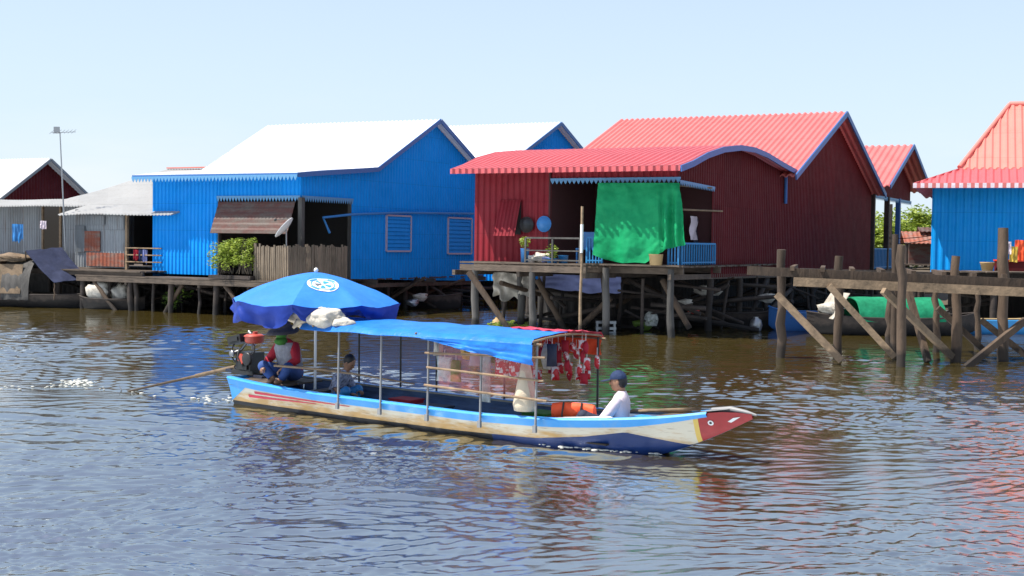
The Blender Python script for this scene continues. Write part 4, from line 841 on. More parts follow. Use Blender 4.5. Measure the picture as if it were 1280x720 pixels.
def seated(label, loc, yaw, s_, P, arms, legs, mats, headyaw=0, headpitch=0, lean=.1, cat='person'):
    rt = thing('person', label, cat, loc, yaw)
    V = lambda x, y, z: Vector((x*s_, y*s_, z*s_))
    ch = V(lean, 0, .43); nb = V(lean*1.5, 0, .55); nk = V(lean*1.7+.01, 0, .60); hc = V(lean*1.7+.05, 0, .70)
    N = dict(pel=(V(0, 0, .11), .13*s_), wai=(V(lean*.4, 0, .27), (.12*s_, .105*s_)), che=(ch, (.115*s_, .1*s_)), nb=(nb, .065*s_), nk=(nk, .052*s_), hd=(V(lean*1.7+.03, 0, .67), .06*s_))
    E = [('pel', 'wai'), ('wai', 'che'), ('che', 'nb'), ('nb', 'nk'), ('nk', 'hd')]
    X = MB()
    for sd, k in ((1, 'l'), (-1, 'r')):
        el, wr = arms[k]; N[k+'s'] = (ch+V(.0, .145*sd, .075), .042*s_); N[k+'e'] = (V(*el), .042*s_); N[k+'w'] = (V(*wr), .028*s_); E += [('che', k+'s'), (k+'s', k+'e'), (k+'e', k+'w')]
        kn, an = legs[k]; N[k+'h'] = (V(.03, .09*sd, .09), .095*s_); N[k+'k'] = (V(*kn), .062*s_); N[k+'a'] = (V(*an), .04*s_); N[k+'t'] = (V(an[0]+.13, an[1]*1.04, an[2]-.03), .033*s_); E += [('pel', k+'h'), (k+'h', k+'k'), (k+'k', k+'a'), (k+'a', k+'t')]
        hand(X, V(*wr), V(*wr)-V(*el), (0, 0, -1), s_, sd)
    hm = Matrix.Rotation(headyaw, 3, 'Z') @ Matrix.Rotation(headpitch, 3, 'Y')
    X.ell(hc, (.098*s_, .078*s_, .118*s_), 18, 14, hm); X.ell(hc+hm @ V(.025, 0, -.055), (.07*s_, .058*s_, .07*s_), 14, 10, hm)
    X.ell(hc+hm @ V(.1, 0, -.015), (.018*s_, .013*s_, .026*s_), 8, 6, hm)
    for sd in (1, -1): X.ell(hc+hm @ V(0, .079*sd, -.01), (.02*s_, .01*s_, .032*s_), 8, 6, hm)
    X.ell(hc+hm @ V(.088, 0, -.062), (.012*s_, .026*s_, .008*s_), 8, 6, hm)
    body = skinned('body', N, E, 'skin', rt, X)
    for sd in (1, -1): q = MB(); q.ell(hc+hm @ V(.086, .032*sd, .012), (.009*s_, .013*s_, .008*s_), 8, 6, hm); q.build('eye', 'black', rt)
    g = .014*s_
    def grow(k): r_ = N[k][1]; return (N[k][0], tuple(x+g for x in r_) if hasattr(r_, '__len__') else r_+g)
    sh = MB(); rows = []
    for cx_, z_, rx, ry in ((-.01, .06, .125, .165), (0, .13, .13, .165), (lean*.4, .25, .115, .15), (lean*.8, .36, .12, .162), (lean*1.05, .45, .115, .178), (lean*1.3, .52, .09, .165), (lean*1.5, .565, .062, .09), (lean*1.55, .585, .055, .062)):
        rows.append([V(cx_+rx*math.cos(a_)*(1+.05*noise.noise(Vector((a_*2, z_*14, s_)))), ry*math.sin(a_)*(1+.05*noise.noise(Vector((a_*2+5, z_*14, s_)))), z_) for a_ in [2*math.pi*i/24 for i in range(25)]])
    sh.grid(rows)
    for k, sd in (('l', 1), ('r', -1)):
        A_ = N[k+'s'][0]+V(-.0, -.03*sd, -.01); B_ = N[k+'e'][0]; C_ = N[k+'w'][0]
        if P.get('long'): sh.tube([A_, A_.lerp(B_, .3), A_.lerp(B_, .8), B_, B_.lerp(C_, .3), B_.lerp(C_, .85)], [x*s_ for x in (.07, .074, .06, .06, .055, .042)], 12)
        else: sh.tube([A_, A_.lerp(B_, .3), A_.lerp(B_, .85)], [x*s_ for x in (.068, .072, .066)], 12)
    sh.build('shirt', mats[0], rt)
    tr = MB(); tr.ell(V(.0, 0, .1), (.15*s_, .175*s_, .115*s_), 20, 12)
    for k in 'lr':
        H_, K_, A_ = N[k+'h'][0], N[k+'k'][0], N[k+'a'][0]; tr.tube([H_, H_.lerp(K_, .35), H_.lerp(K_, .8), K_, K_.lerp(A_, .2), K_.lerp(A_, .8)], [x*s_ for x in (.1, .1, .082, .078, .07, .058)], 14)
        tr.ell(K_, (.079*s_,)*3, 14, 10)
    tr.build('trousers', mats[1], rt)
    return rt, hc, hm, V
# helmsman
p = FT.w(.86, -.02, .42)
rt, hc, hm, V = seated('person in dark sun hat, green face cloth and red top steering beside the engine', p, R(-118), 1.12, dict(long=1),
    dict(l=((.22, .25, .3), (.32, .12, .2)), r=((.16, -.27, .28), (.34, -.2, .2))), dict(l=((.34, .2, .2), (.3, .04, .02)), r=((.34, -.22, .2), (.32, -.06, .02))), ('redcloth', 'denim'), headpitch=R(12))
t = MB(); s1 = 1.12
rows = []
for (r_, z) in ((.0, .165), (.07, .158), (.112, .125), (.122, .06), (.126, .045), (.18, .02), (.225, -.02), (.22, -.026), (.12, .03)):
    rows.append([hc+hm @ Vector((r_*s1*math.cos(a)*1.05, r_*s1*math.sin(a), z*s1+(.012*math.sin(a*2+1) if r_ > .15 else 0))) for a in [2*math.pi*i/24 for i in range(25)]])
t.grid(rows); t.build('sun_hat', 'hatcloth', rt)
t = MB(); t.ell(hc+hm @ V(.03, 0, -.05), (.08*s1, .076*s1, .085*s1), 16, 10, hm, jit=.15); t.ell(hc+V(.03, 0, -.15), (.1, .1, .07), 14, 8, jit=.25); t.build('face_cloth', 'greencloth', rt)
t = MB(); rows = []
for j in range(9):
    z = lerp(.2, .53, j/8); rr = interp([(.2, .145), (.35, .145), (.45, .15), (.53, .115)], z); cx = .035+(z-.2)*.28
    rows.append([V(cx+rr*1.04*math.cos(a), rr*1.3*math.sin(a), z) for a in [R(-160)+R(320)*i/24 for i in range(25)]])
t.grid(rows, thick=(0, 0, -.006)); t.build('vest', 'vest', rt)
# boy in the middle
p = FT.w(1.62, .12, .08)
rt, hc, hm, V = seated('person with short black hair and patterned shirt crouched beneath the umbrella behind the helmsman', p, R(-30), .95, {},
    dict(l=((.22, .24, .26), (.4, .15, .24)), r=((.24, -.24, .26), (.42, -.1, .22))), dict(l=((.38, .16, .26), (.3, .14, .03)), r=((.38, -.16, .26), (.3, -.12, .03))), ('pattern', 'bluerail'), headpitch=R(35), lean=.16)
t = MB(); t.ell(hc+hm @ V(-.022, 0, .03), (.1*.95, .087*.95, .108*.95), 18, 12, hm); t.build('hair', 'hair', rt)
# boy at the bow
p = FT.w(6.86, -.06, .13)
rt, hc, hm, V = seated('person in dark blue cap and pale pink shirt sitting near the bow facing the stern', p, R(168), 1.04, {},
    dict(l=((.2, .2, .2), (.36, .1, .2)), r=((.18, -.2, .22), (.36, -.08, .2))), dict(l=((.42, .13, .27), (.62, .11, .06)), r=((.42, -.13, .22), (.62, -.1, .03))), ('pink', 'darkcloth'), headpitch=R(6), lean=-.02)
t = MB(); t.ell(hc+hm @ V(-.03, 0, .0), (.085*1.04, .083*1.04, .1*1.04), 16, 10, hm); t.build('hair', 'hair', rt)
t = MB(); rows = []
for j in range(9): a = math.pi/2*j/8; rows.append([hc+hm @ V(-.004+.106*math.cos(b_)*math.sin(a+.001), .09*math.sin(b_)*math.sin(a+.001), .03+.105*math.cos(a)) for b_ in [2*math.pi*i/20 for i in range(21)]])
t.grid(rows); rows = [[hc+hm @ V(.07+.03*j+(.05-.05*abs(i/5-1)**2)*j*.4, (i/5-1)*.075, .032-.006*j) for i in range(11)] for j in range(4)]; t.grid(rows, thick=(0, 0, .006)); t.build('cap', 'capblue', rt)
# orange life vest in front
p = FT.w(6.33, -.3, .27); o = thing('life_vest', 'orange-red life vest lying against the knees of the bow passenger', 'life vest', p, R(-20))
t = MB(); t.box((0, 0, .14), (.52, .14, .3), rx=R(-22)); q = [Vector(v) for v in t.v]; t = MB(); rows = []
for j in range(11):
    a = 2*math.pi*j/10; rows.append([Vector((lerp(-.28, .28, i/14), .075*math.cos(a)*(1+.2*math.sin(i*1.04))+.05*math.sin(a)*-.6, .15+.15*math.sin(a)*(1-.15*abs(i/7-1)**3))) for i in range(15)])
t.grid(rows); t.add(rows[0][:0] or [r_[0] for r_ in rows[:-1]], [tuple(range(10))]); t.add([r_[-1] for r_ in rows[:-1]], [tuple(reversed(range(10)))]); t.build('foam_panel', 'orange', o)
for x in (-.12, .12): t = MB(); t.tube([(x, -.10, .02), (x, -.125, .15), (x, -.05, .3)], .012); t.build('strap', 'black', o)

# goods hung in the canopy -------------------------------------------
m, nt, b = newmat('snack_packet_print'); v = coords(nt); vo = nd(nt, "ShaderNodeTexVoronoi"); vo.inputs['Scale'].default_value = 16; lk(nt, v, vo.inputs[0])
n1 = noisef(nt, v, 12, 2); c = mixcol(nt, ramp(nt, n1, .5, .54), (.55, .02, .03), (.75, .7, .68)); lk(nt, c, b.inputs['Base Color']); b.inputs['Roughness'].default_value = .25; MT['packet'] = m
def packet(w, h, d, mat, x, y, z, yaw=0, name='snack_packet', label=None, group='red snack packets hanging under the canopy'):
    o = thing(name, label or 'shiny red and white snack packet hung in a string under the canopy', 'snack packet', FT.w(x, y, z), BY+yaw, group)
    t = MB(); rows = []
    for j in range(9):
        v_ = j/8; rows.append([(w*(u-.5)*(1-.12*math.sin(v_*math.pi)), d*math.sin(a)*math.sin(v_*math.pi)**.6*math.sin(u*math.pi)**.6, -h*v_) for u, a in [(i/6, math.pi/2) for i in range(7)]+[(1-i/6, -math.pi/2) for i in range(1, 7)]])
    t.grid([r_+[r_[0]] for r_ in rows]); t.build('packet', mat, o)
    t = MB(); t.tube([(0, 0, 0), (0, 0, .1)], .004, 5); t.build('string', 'white', o); return o
for row_ in range(4):
    for k in range(10): packet(random.uniform(.09, .15), random.uniform(.12, .19), .04, 'packet' if (k+row_) % 3 else 'redcloth', T1-1.05+.12*k+random.uniform(-.04, .04), WC-.08-random.uniform(0, .3), ZC-.07-.12*row_+random.uniform(-.05, .05), random.uniform(-.9, .9))
for k, (px, py, w, h, mat, lab, cat) in enumerate((
    (556, 446, .3, .34, 'clear', 'clear plastic bag of green and white goods hanging at the rear rail', 'bag'), (570, 450, .2, .3, 'greencloth', 'green bag hanging beside the clear plastic bag', 'bag'),
    (607, 445, .2, .62, 'clear', 'long thin clear bag hanging at the middle canopy post', 'bag'), (628, 448, .26, .26, 'packet', 'large red and white packet hanging at the side rails', 'snack packet'),
    (643, 446, .2, .3, 'packet', 'narrow red packet hanging next to the cream sack', 'snack packet'))):
    a_ = FT.ony(px, py, -.35); o = packet(w, h, .06, mat, a_[0], -.35, a_[1], 0, 'hanging_bag' if cat == 'bag' else 'snack_packet', lab, 'goods hanging behind the side rails'); o['category'] = cat
for k, (px, py, w, h, mat, lab) in enumerate(((548, 447, .16, .28, 'white_bag', 'small off-white bag hanging nearest the rear rail post'), (583, 447, .2, .3, 'yellow', 'yellow bag hanging between the clear bags'), (594, 447, .18, .38, 'pink', 'pale pink bag hanging left of the long clear bag'),
    (617, 448, .17, .32, 'leaf', 'dark green bag hanging right of the long clear bag'), (636, 452, .22, .4, 'redcloth', 'dark red bag hanging low behind the large red packet'), (684, 440, .18, .34, 'white_bag', 'off-white bag hanging at the front canopy opening'))):
    a_ = FT.ony(px, py, .05); packet(w, h, .09, mat, a_[0], .05, ZC-.08, .4*(-1)**k, 'hanging_bag', lab, 'goods hanging behind the side rails')['category'] = 'bag'
a_ = FT.ony(656, 436, -.6); o = thing('hanging_sack', 'tall cream cone-shaped sack hanging at the front canopy post', 'sack', FT.w(a_[0], -.58, a_[1]), BY)
t = MB(); t.lathe((0, 0, 0), [(.02, 0), (.035, -.1), (.08, -.3), (.13, -.55), (.155, -.72), (.14, -.8), (0, -.81)], 16); t.v = [(x+.02*noise.noise(Vector((x*9, y*9, z*4))), y, z) for x, y, z in t.v]; t.build('bag', 'cream', o)
t = MB(); t.tube([(0, 0, -.02), (0, 0, .12)], .006, 5); t.build('string', 'white', o)
a_ = FT.ony(690, 440, -.1); packet(.15, .3, .1, 'darkcloth', a_[0], -.1, ZC-.06, .9, 'hanging_bag', 'dark cloth bag hanging in the canopy front', 'goods hanging behind the side rails')['category'] = 'bag'
# cargo on the boat floor
for k, (x, y, w, d, h, mat, lab) in enumerate(((3.0, .25, .4, .3, .16, 'redcloth', 'dark red box on the boat floor beneath the rear canopy'), (3.6, .1, .5, .4, .12, 'darkcloth', 'dark low box on the boat floor at mid canopy'), (5.5, .15, .4, .35, .2, 'greencloth', 'green crate on the boat floor near the front frame'))):
    o = thing('cargo_box', lab, 'box', FT.w(x, y, .105), BY); t = MB(); t.box((0, 0, h/2), (w, d, h)); t.build('box', mat, o); t = MB(); t.box((0, 0, h+.012), (w+.03, d+.03, .02)); t.build('lid', mat, o)
t = MB(); pts = [FT.w(*q) for q in ((6.9, .1, .46), (7.2, .12, .5), (7.7, .06, .54), (8.0, -.02, .60), (7.6, -.08, .56), (7.15, -.05, .5))]; o = thing('mooring_rope', 'coil of pale tan rope and stick lying on the bow deck', 'rope', pts[0]); t.tube([p_-pts[0] for p_ in pts], .022, 7); t.build('rope', 'wood_l', o)

# foam at the hull and behind the screw
t = MB(); rnd = random.Random(5)
for k in range(215):
    if k < 50: x = rnd.gauss(6.75, .32); w = side_pt(x, -1, .02).y; c = FT.w(x, w-abs(rnd.gauss(0, .045))-.005, .0)
    elif k < 150: c = ground(rnd.gauss(97, 10), rnd.gauss(479, 2.2))
    elif k < 185: q = rnd.uniform(0, 265); c = ground(q, interp([(0, 484), (95, 482), (265, 505)], q)+rnd.gauss(0, 2))
    else: c = FT.w(rnd.uniform(-1.1, -.1), rnd.gauss(-.2, .25), 0)
    r_ = abs(rnd.gauss(.006, .006))+.004; t.ell((c.x, c.y, .012), (r_*2.4, r_*1.4, r_*.7), 6, 4)
tag(t.build('foam', 'foam'), kind='stuff')

# ------------------------------------------------------------------ vegetation
def leaves(mb, c, r, n, size, rnd, squash=1):
    for _ in range(n):
        while True:
            d = Vector((rnd.uniform(-1, 1), rnd.uniform(-1, 1), rnd.uniform(-1, 1)))
            if .25 < d.length < 1: break
        p = Vector(c)+Vector((d.x*r, d.y*r, d.z*r*squash)); a = rnd.uniform(0, 6.28); u = Vector((math.cos(a), math.sin(a), rnd.uniform(-.5, .5))).normalized(); v = u.cross(Vector((rnd.uniform(-1, 1), rnd.uniform(-1, 1), rnd.uniform(.2, 1)))).normalized(); s_ = size*rnd.uniform(.6, 1.3)
        mb.add([p-u*s_, p+v*s_*.45, p+u*s_, p-v*s_*.45], [(0, 1, 2, 3)])
def tree(x, y, h, w, label, seed, mat='leaf', n=26, lf=.2):
    rnd = random.Random(seed); o = thing('tree', label, 'tree', (x, y, 0), 0, 'trees on the far bank')
    t = MB(); t.log((0, 0, -.3), (rnd.uniform(-.3, .3), 0, h*.5), .16, .09)
    cl = []
    for k in range(n):
        a = rnd.uniform(0, 6.28); rr = w*rnd.uniform(.1, 1)**.6; z = h*rnd.uniform(.35, .95)*(1-.25*(rr/w)**2); c = (rr*math.cos(a), rr*math.sin(a)*.8, z); cl.append(c)
        if k < 7: t.log((0, 0, h*.3), c, .06, .025)
    t.build('trunk', 'bark', o); t = MB()
    for c in cl: leaves(t, c, rnd.uniform(.5, 1.0)*w*.33, 110, lf, rnd, .75)
    t.build('crown', mat, o)
TR = [(1088, 96, 5.3, 3.2), (1102, 100, 5.0, 3.4), (1120, 97, 5.3, 3.2), (1138, 102, 5.4, 3.4), (1158, 98, 6.4, 3.4), (1172, 99, 5.5, 3), (1068, 98, 5, 3), (880, 110, 5, 3.5), (700, 112, 4.5, 3.5), (560, 110, 4.5, 3.5), (150, 105, 4.5, 3.5), (1230, 104, 5, 3.4)]
TL = ['yellow-green bushy tree seen beside the thin post of the small porch', 'low spreading tree seen between the two porch posts', 'round bushy tree seen above the blue porch railing', 'wide green tree right behind the distant red roof', 'tallest bright tree left of the light blue house', 'tree half hidden by the light blue house', 'tree hidden mostly by the big red gable', 'tree far behind the red house wall', 'tree far behind the green tarp', 'tree far behind the blue gable', 'tree far behind the grey tin house', 'tree behind the light blue house']
for k, (px, Y, h, w) in enumerate(TR):
    a = at(px, 310, Y); tree(a.x, Y, h, w, TL[k], 40+k, 'leaf_l' if k in (0, 2, 4) else 'leaf', n=34 if k < 6 else 22, lf=.17)
# distant low thatch/tin house
a = at(1150, 320, 88); o = thing('distant_house', 'distant small house with rusty orange-red roof between the porch posts and the light blue house', 'house', (a.x, 88, 0), R(-10))
t = MB(); corr_roof(t, -1.3, 3.5, [(-2.0, 2.95), (0, 3.75), (2.0, 2.95)], .3, .02); t.build('roof', 'rust', o)
t = MB(); corr_roof(t, -.2, 3, [(-.8, 3.75), (0, 4.05), (.8, 3.75)], .3, .02); t.build('upper_roof', 'rust2', o)
t = MB(); t.box((1.2, .5, 2.2), (4, 2.4, 1.5)); t.build('wall', 'rust2', o)
for x in (-1.1, .5, 2, 3.2): t = MB(); t.log((x, -1.8, -.4), (x, -1.8, 3.0), .1); t.build('post', 'wood_d', o)
t = MB(); t.box((.6, 0, 1.5), (5.8, 4.6, .1)); t.build('deck', 'plank', o)

# bushes in troughs on the blue porch
def bush(px, py0, w, h, label, seed):
    rnd = random.Random(seed); x = FB.ony(px, 330, -1.15)[0]; c = FB.w(x, -1.2, 1.24); o = thing('potted_bush', label, 'plant', c, YAW, 'leafy plants in troughs on the blue porch')
    t = MB(); rows = []; t.box((0, 0, .06), (w*1.04, .34, .12)); t.build('trough', 'wood_d', o)
    t = MB()
    for k in range(26):
        a = rnd.uniform(0, 6.28); e = Vector((math.cos(a)*w*.6*rnd.random(), math.sin(a)*.35*rnd.random(), h*rnd.uniform(.5, 1))); b0 = Vector((rnd.uniform(-w*.4, w*.4), rnd.uniform(-.1, .1), .18)); t.tube([b0, b0.lerp(e, .5)+Vector((0, 0, .06)), e], [.012, .009, .004], 5)
    t.build('stems', 'bark', o); t = MB()
    for k in range(30):
        a = rnd.uniform(0, 6.28); rr = w*.5*rnd.random()**.5; leaves(t, (rr*math.cos(a), rr*math.sin(a)*.6, h*rnd.uniform(.3, .92)), .17, 55, .05, rnd)
    t.build('foliage', 'leaf_l', o)
bush(281, 300, 1.0, 1.35, 'bright green bush in dark trough at left end of the blue porch', 3)
bush(306, 300, .8, 1.4, 'bright green plant next to the bamboo fence', 4)
# hyacinth at the foot of the red landing
rnd = random.Random(9); t = MB()
for k in range(60):
    c = ground(rnd.uniform(612, 668), rnd.uniform(406, 413)); leaves(t, (c.x, c.y, .08), .12, 9, .07, rnd, .5)
tag(t.build('water_hyacinth', 'leaf_l'), kind='stuff')

# ------------------------------------------------------------------ things on and under the houses
def cloth(name, label, cat, F, px0, py0, px1, py1, y, mat, seed=0, amp=.06, axis='y', skew=0, group=None, ragged=.1):
    """hanging cloth with folds between two photo corners, in a plane of the house frame"""
    rnd = random.Random(seed); f = F.ony if axis == 'y' else F.onx; a0, z1 = f(px0, py0, y); a1, z0 = f(px1, py1, y); rows = []; NXc, NYc = 26, 18
    org = Vector(((a0+a1)/2, y, z1)) if axis == 'y' else Vector((y, (a0+a1)/2, z1))
    for j in range(NYc+1):
        v_ = j/NYc; row = []
        for i in range(NXc+1):
            u = i/NXc; bot = z0+(z1-z0)*ragged*(noise.noise(Vector((u*4, seed, 0)))+.2); o_ = amp*noise.noise(Vector((u*5, v_*3, seed)))+amp*.6*math.sin(u*14+seed)*v_; a = lerp(a0, a1, u)+skew*v_*(u-.5); z = lerp(z1, bot, v_)+.1*amp*math.sin(u*6)
            row.append(Vector((a, y-o_, z))-org if axis == 'y' else Vector((y+o_, a, z))-org)
        rows.append(row)
    t = MB(); t.grid(rows, thick=(0, .006, 0) if axis == 'y' else (-.006, 0, 0)); o = t.build(name, mat); w_ = F.w(*org); o.location = w_; o.rotation_euler = (0, 0, F.yaw); return tag(o, label, cat, group)
cloth('tarp', 'crumpled grey-brown tarp hanging below the red landing', 'tarpaulin', FR, 617, 341, 661, 376, .4, 'greytarp', 3, .22, ragged=.5)
cloth('tarp', 'faded purple-blue tarp slung below the red house porch', 'tarpaulin', FR, 675, 343, 776, 367, 1.0, 'purple', 5, .15, ragged=.3)
cloth('hanging_cloth', 'blue cloth hanging on the line at the far left grey wall', 'cloth', FG, 15, 281, 29, 304, 1.6, 'pvc', 6, .05) if False else None
def cl2(px0, py0, px1, py1, Y, mat, label, seed, nm='garment'):
    F = Fr(0, Y, 0); return cloth(nm, label, 'clothing', F, px0, py0, px1, py1, 0, mat, seed, .03, ragged=.3, group='washing hung out to dry')
cl2(15, 280, 29, 303, 48.4, 'pvc', 'blue garment hanging on the line at the grey tin wall', 11)
cl2(50, 276, 58, 287, 48.4, 'pink', 'pink garment on the line by the grey house doorway', 12)
cl2(167, 312, 173, 326, 46.4, 'redcloth', 'red garment hanging over the grey house rail', 13); cl2(173, 312, 178, 328, 46.3, 'capblue', 'dark blue garment between the red and the purple one', 14); cl2(178, 312, 184, 329, 46.2, 'purple', 'purple garment hanging over the grey house rail', 15)
F = Fr(0, 36.4, 0)
for k, (px, w, top, bot, mat) in enumerate(((863, 8, 270, 300, 'pink'), (871, 7, 273, 312, 'darkcloth'), (878, 7, 272, 305, 'capblue'), (885, 6, 275, 315, 'redcloth'), (868, 9, 297, 322, 'darkcloth'), (880, 8, 300, 320, 'greencloth'))):
    yy, zt_ = FR.onx(px, top, -.5); y2, zb_ = FR.onx(px+w, bot, -.5); rows = [[Vector((.03*math.sin(i+j+k), (y2-yy)*i/6, -(zt_-zb_)*j/8)) for i in range(7)] for j in range(9)]
    t = MB(); t.grid(rows, thick=(-.006, 0, 0)); o = t.build('garment', mat); o.location = FR.w(-.5, yy, zt_); o.rotation_euler = (0, 0, YAW)
    tag(o, ['pale pink shirt', 'black garment', 'dark blue shirt', 'dark red shirt', 'dark lower cloth', 'green cloth'][k]+' hanging inside the red house side porch', 'clothing', 'washing hung out to dry')
for z_, p0_, p1_ in ((0, (853, 262), (905, 264)), (1, (850, 232), (892, 235))):
    A = FR.onx(*p0_, -.2); B = FR.onx(*p1_, .15); o = thing('clothes_pole', ['lower', 'upper'][z_]+' pale wooden pole across the red house side porch', 'pole', FR.w(-.2, A[0], A[1]), YAW); t = MB(); t.log((0, 0, 0), (.3, B[0]-A[0], B[1]-A[1]), .03, wob=.005); t.build('shaft', 'wood_l', o)
F = Fr(0, 30.5, 0)
for k, (px0, py0, px1, py1, mat, lab) in enumerate(((1256, 302, 1264, 318, 'pink', 'pale striped'), (1262, 308, 1272, 328, 'yellow', 'mustard yellow'), (1269, 300, 1282, 326, 'orange', 'orange'), (1283, 304, 1296, 330, 'denim', 'blue'))): cloth('garment', lab+' garment on the right jetty behind the tall stump', 'clothing', F, px0, py0, px1, py1, .1*k, mat, 20+k, .03, group='washing hung out to dry')
a = at(1262, 338, 31); o = thing('cooler_box', 'dark red box on the jetty right of the tall stump', 'box', (a.x, 31, a.z-.02)); t = MB(); t.box((0, 0, .12), (.6, .4, .24)); t.build('box', 'shaded_red', o); t = MB(); t.box((0, 0, .26), (.64, .44, .04)); t.build('lid', 'red', o)
a = at(1234, 338, 31); o = thing('basket', 'small brown basket on the jetty left of the tall stump', 'basket', (a.x, 31, a.z-.02)); t = MB(); t.lathe((0, 0, 0), [(0, 0), (.12, 0), (.17, .2), (.18, .22), (.16, .2), (.11, .02), (0, .02)]); t.build('basket_body', 'clay', o)
# wok and basin on the red wall
for px, py, r_, mat, lab, nm in ((658, 281, .23, 'black', 'black wok hanging on the red wall', 'wok'), (680, 280, .23, 'pvc', 'round blue basin hanging on the red wall', 'basin')):
    x, z = FR.ony(px, py, -.08); o = thing(nm, lab, nm, FR.w(x, -.08, z), YAW); t = MB(); rows = [[Vector((r_*q*math.cos(a_), -.1+.1*q*q, r_*q*math.sin(a_))) for a_ in [2*math.pi*i/22 for i in range(23)]] for q in (.02, .3, .6, .85, 1)]; t.grid(rows, thick=(0, .012, 0)); t.build('bowl', mat, o)
    t = MB(); t.tube([(r_*math.cos(a_), 0, r_*math.sin(a_)) for a_ in [2*math.pi*i/22 for i in range(23)]], .012, 6); t.build('rim', mat, o)
def pot(px, y, w, h, mat, lab, plant=0, seed=1, nm='bucket'):
    x = FR.ony(px, 325, y)[0]; o = thing(nm, lab, nm.replace('_', ' '), FR.w(x, y, ZB), YAW); t = MB(); t.lathe((0, 0, 0), [(0, 0), (w*.42, 0), (w*.5, h), (w*.53, h+.01), (w*.46, h), (w*.4, .03), (0, .03)], 16); t.build('pot', mat, o)
    if plant: t = MB(); rnd = random.Random(seed); leaves(t, (0, 0, h+.2), plant, 130, .05, rnd, 1.1); t.build('leaves', 'leaf_l', o)
pot(820, -.6+.15, .4, .3, 'clay', 'tan woven bucket on the porch edge right of the green tarp')
pot(690, -1.0, .34, .13, 'pvc', 'turquoise pot holding a leafy plant on the landing', .2, 2, 'potted_plant'); pot(664, -.9, .28, .2, 'white', 'white bucket on the landing behind the railing')
pot(656, -1.0, .26, .4, 'pvc', 'tall blue tub with green shoots at the landing corner', .16, 5, 'potted_plant'); pot(704, -.7, .3, .22, 'pvc', 'blue bucket near the pale pole', 0)
x = FR.ony(675, 322, -.8)[0]; o = thing('bundle', 'white and blue heap of washing on the landing', 'bundle', FR.w(x, -.8, ZB), YAW); t = MB(); t.ell((0, 0, .14), (.35, .2, .15), 16, 10, jit=.5); t.build('cloth_heap', 'white_bag', o); t = MB(); t.ell((.2, -.08, .1), (.2, .12, .1), 12, 8, jit=.5); t.build('blue_cloth', 'purple', o)
x = FR.ony(712, 314, .6)[0]; o = thing('plastic_chair', 'blue plastic chair in the dark porch opening left of the green tarp', 'chair', FR.w(x+.6, .4, ZB), YAW)
t = MB(); t.box((0, 0, .42), (.42, .42, .04)); t.build('seat', 'pvc', o); t = MB(); t.box((0, .2, .68), (.42, .04, .48)); t.build('backrest', 'pvc', o)
for sx in (-.18, .18):
    for sy in (-.18, .18): t = MB(); t.beam((sx, sy, 0), (sx, sy, .4), .04, .04); t.build('leg', 'pvc', o)

# boats ---------------------------------------------------------------
def skiff(px, Y, L, W, yaw, mat, label, H=.42, name='rowing_boat'):
    a = at(px, 300, Y); o = thing(name, label, 'boat', (a.x, Y, 0), yaw); n_ = 24
    def sec(t, k):
        w = W/2*(1-abs(2*t-1)**2.6); z = H+.3*H*(abs(2*t-1)**3); kz_ = -.12+.5*H*(abs(2*t-1)**5); q = k
        return Vector(((t-.5)*L, w*(-1 if q < 0 else 1)*min(1, abs(q)*1.0)**.6, kz_+(z-kz_)*abs(q)**1.6))
    rows = [[sec(i/n_, lerp(-1, 1, j/12)) for i in range(n_+1)] for j in range(13)]; t = MB(); t.grid(rows, thick=(0, 0, .03)); t.build('hull', mat, o)
    for s_ in (-1, 1): t = MB(); t.tube([sec(i/n_, s_)+Vector((0, 0, .02)) for i in range(n_+1)], .03, 6); t.build('gunwale', mat, o)
    for q in (.3, .7): t = MB(); t.box(((q-.5)*L, 0, H*.75), (.2, W*.8, .03)); t.build('thwart', 'plank', o)
    return o
def hood(o, x0, x1, W, z0, z1, mat, name='hood', lab=None, seed=0):
    rows = [[Vector((lerp(x0, x1, i/12), W/2*math.cos(a_)*(1+.05*noise.noise(Vector((i*.5, a_, seed)))), z0+(z1-z0)*math.sin(a_)**.8+.05*noise.noise(Vector((i*.4, a_*2, seed+4))))) for i in range(13)] for a_ in [math.pi*j/12 for j in range(13)]]
    t = MB(); t.grid(rows, thick=(0, 0, -.03)); return t.build(name, mat, o, lab)
b1 = skiff(45, 46.8, 5.6, 1.5, R(-6), 'wood_d', 'dark covered boat with a patched hood moored at far left', .45, 'covered_boat')
hood(b1, -2.4, -.9, 1.5, .3, 1.6, 'rust2', 'hood', 'dark brown patched hood', 2); hood(b1, -.95, .1, 1.6, .3, 1.7, 'grey_wood', 'hood', 'grey hood section', 3)
q = MB(); q.grid([[Vector((lerp(-1.5, -.2, i/6), -.82+.25*j/5+.03*noise.noise(Vector((i, j, 1))), lerp(.5, 1.55, j/5))) for i in range(7)] for j in range(6)], thick=(0, .02, 0)); q.build('patch', 'wood_l', b1)
inv = Matrix.Rotation(R(6), 4, 'Z') @ Matrix.Translation(-b1.location); C4 = [inv @ at(*q) for q in ((32, 313, 46.6), (77, 309, 47.6), (112, 347, 46.6), (68, 353, 45.6))]
t = MB(); rows = [[C4[0].lerp(C4[1], i/12).lerp(C4[3].lerp(C4[2], i/12), j/12)+Vector((0, 0, .05*noise.noise(Vector((i*.4, j*.4, 2)))-.08*math.sin(math.pi*j/12))) for i in range(13)] for j in range(13)]; t.grid(rows, thick=(0, 0, -.015)); t.build('awning', 'navy', b1, 'slanting navy tarp awning')
for x, y, z in [(c_.x, c_.y, c_.z-.03) for c_ in C4]: t = MB(); t.log((x, y, .3), (x, y, z), .03); t.build('awning_post', 'wood', b1)
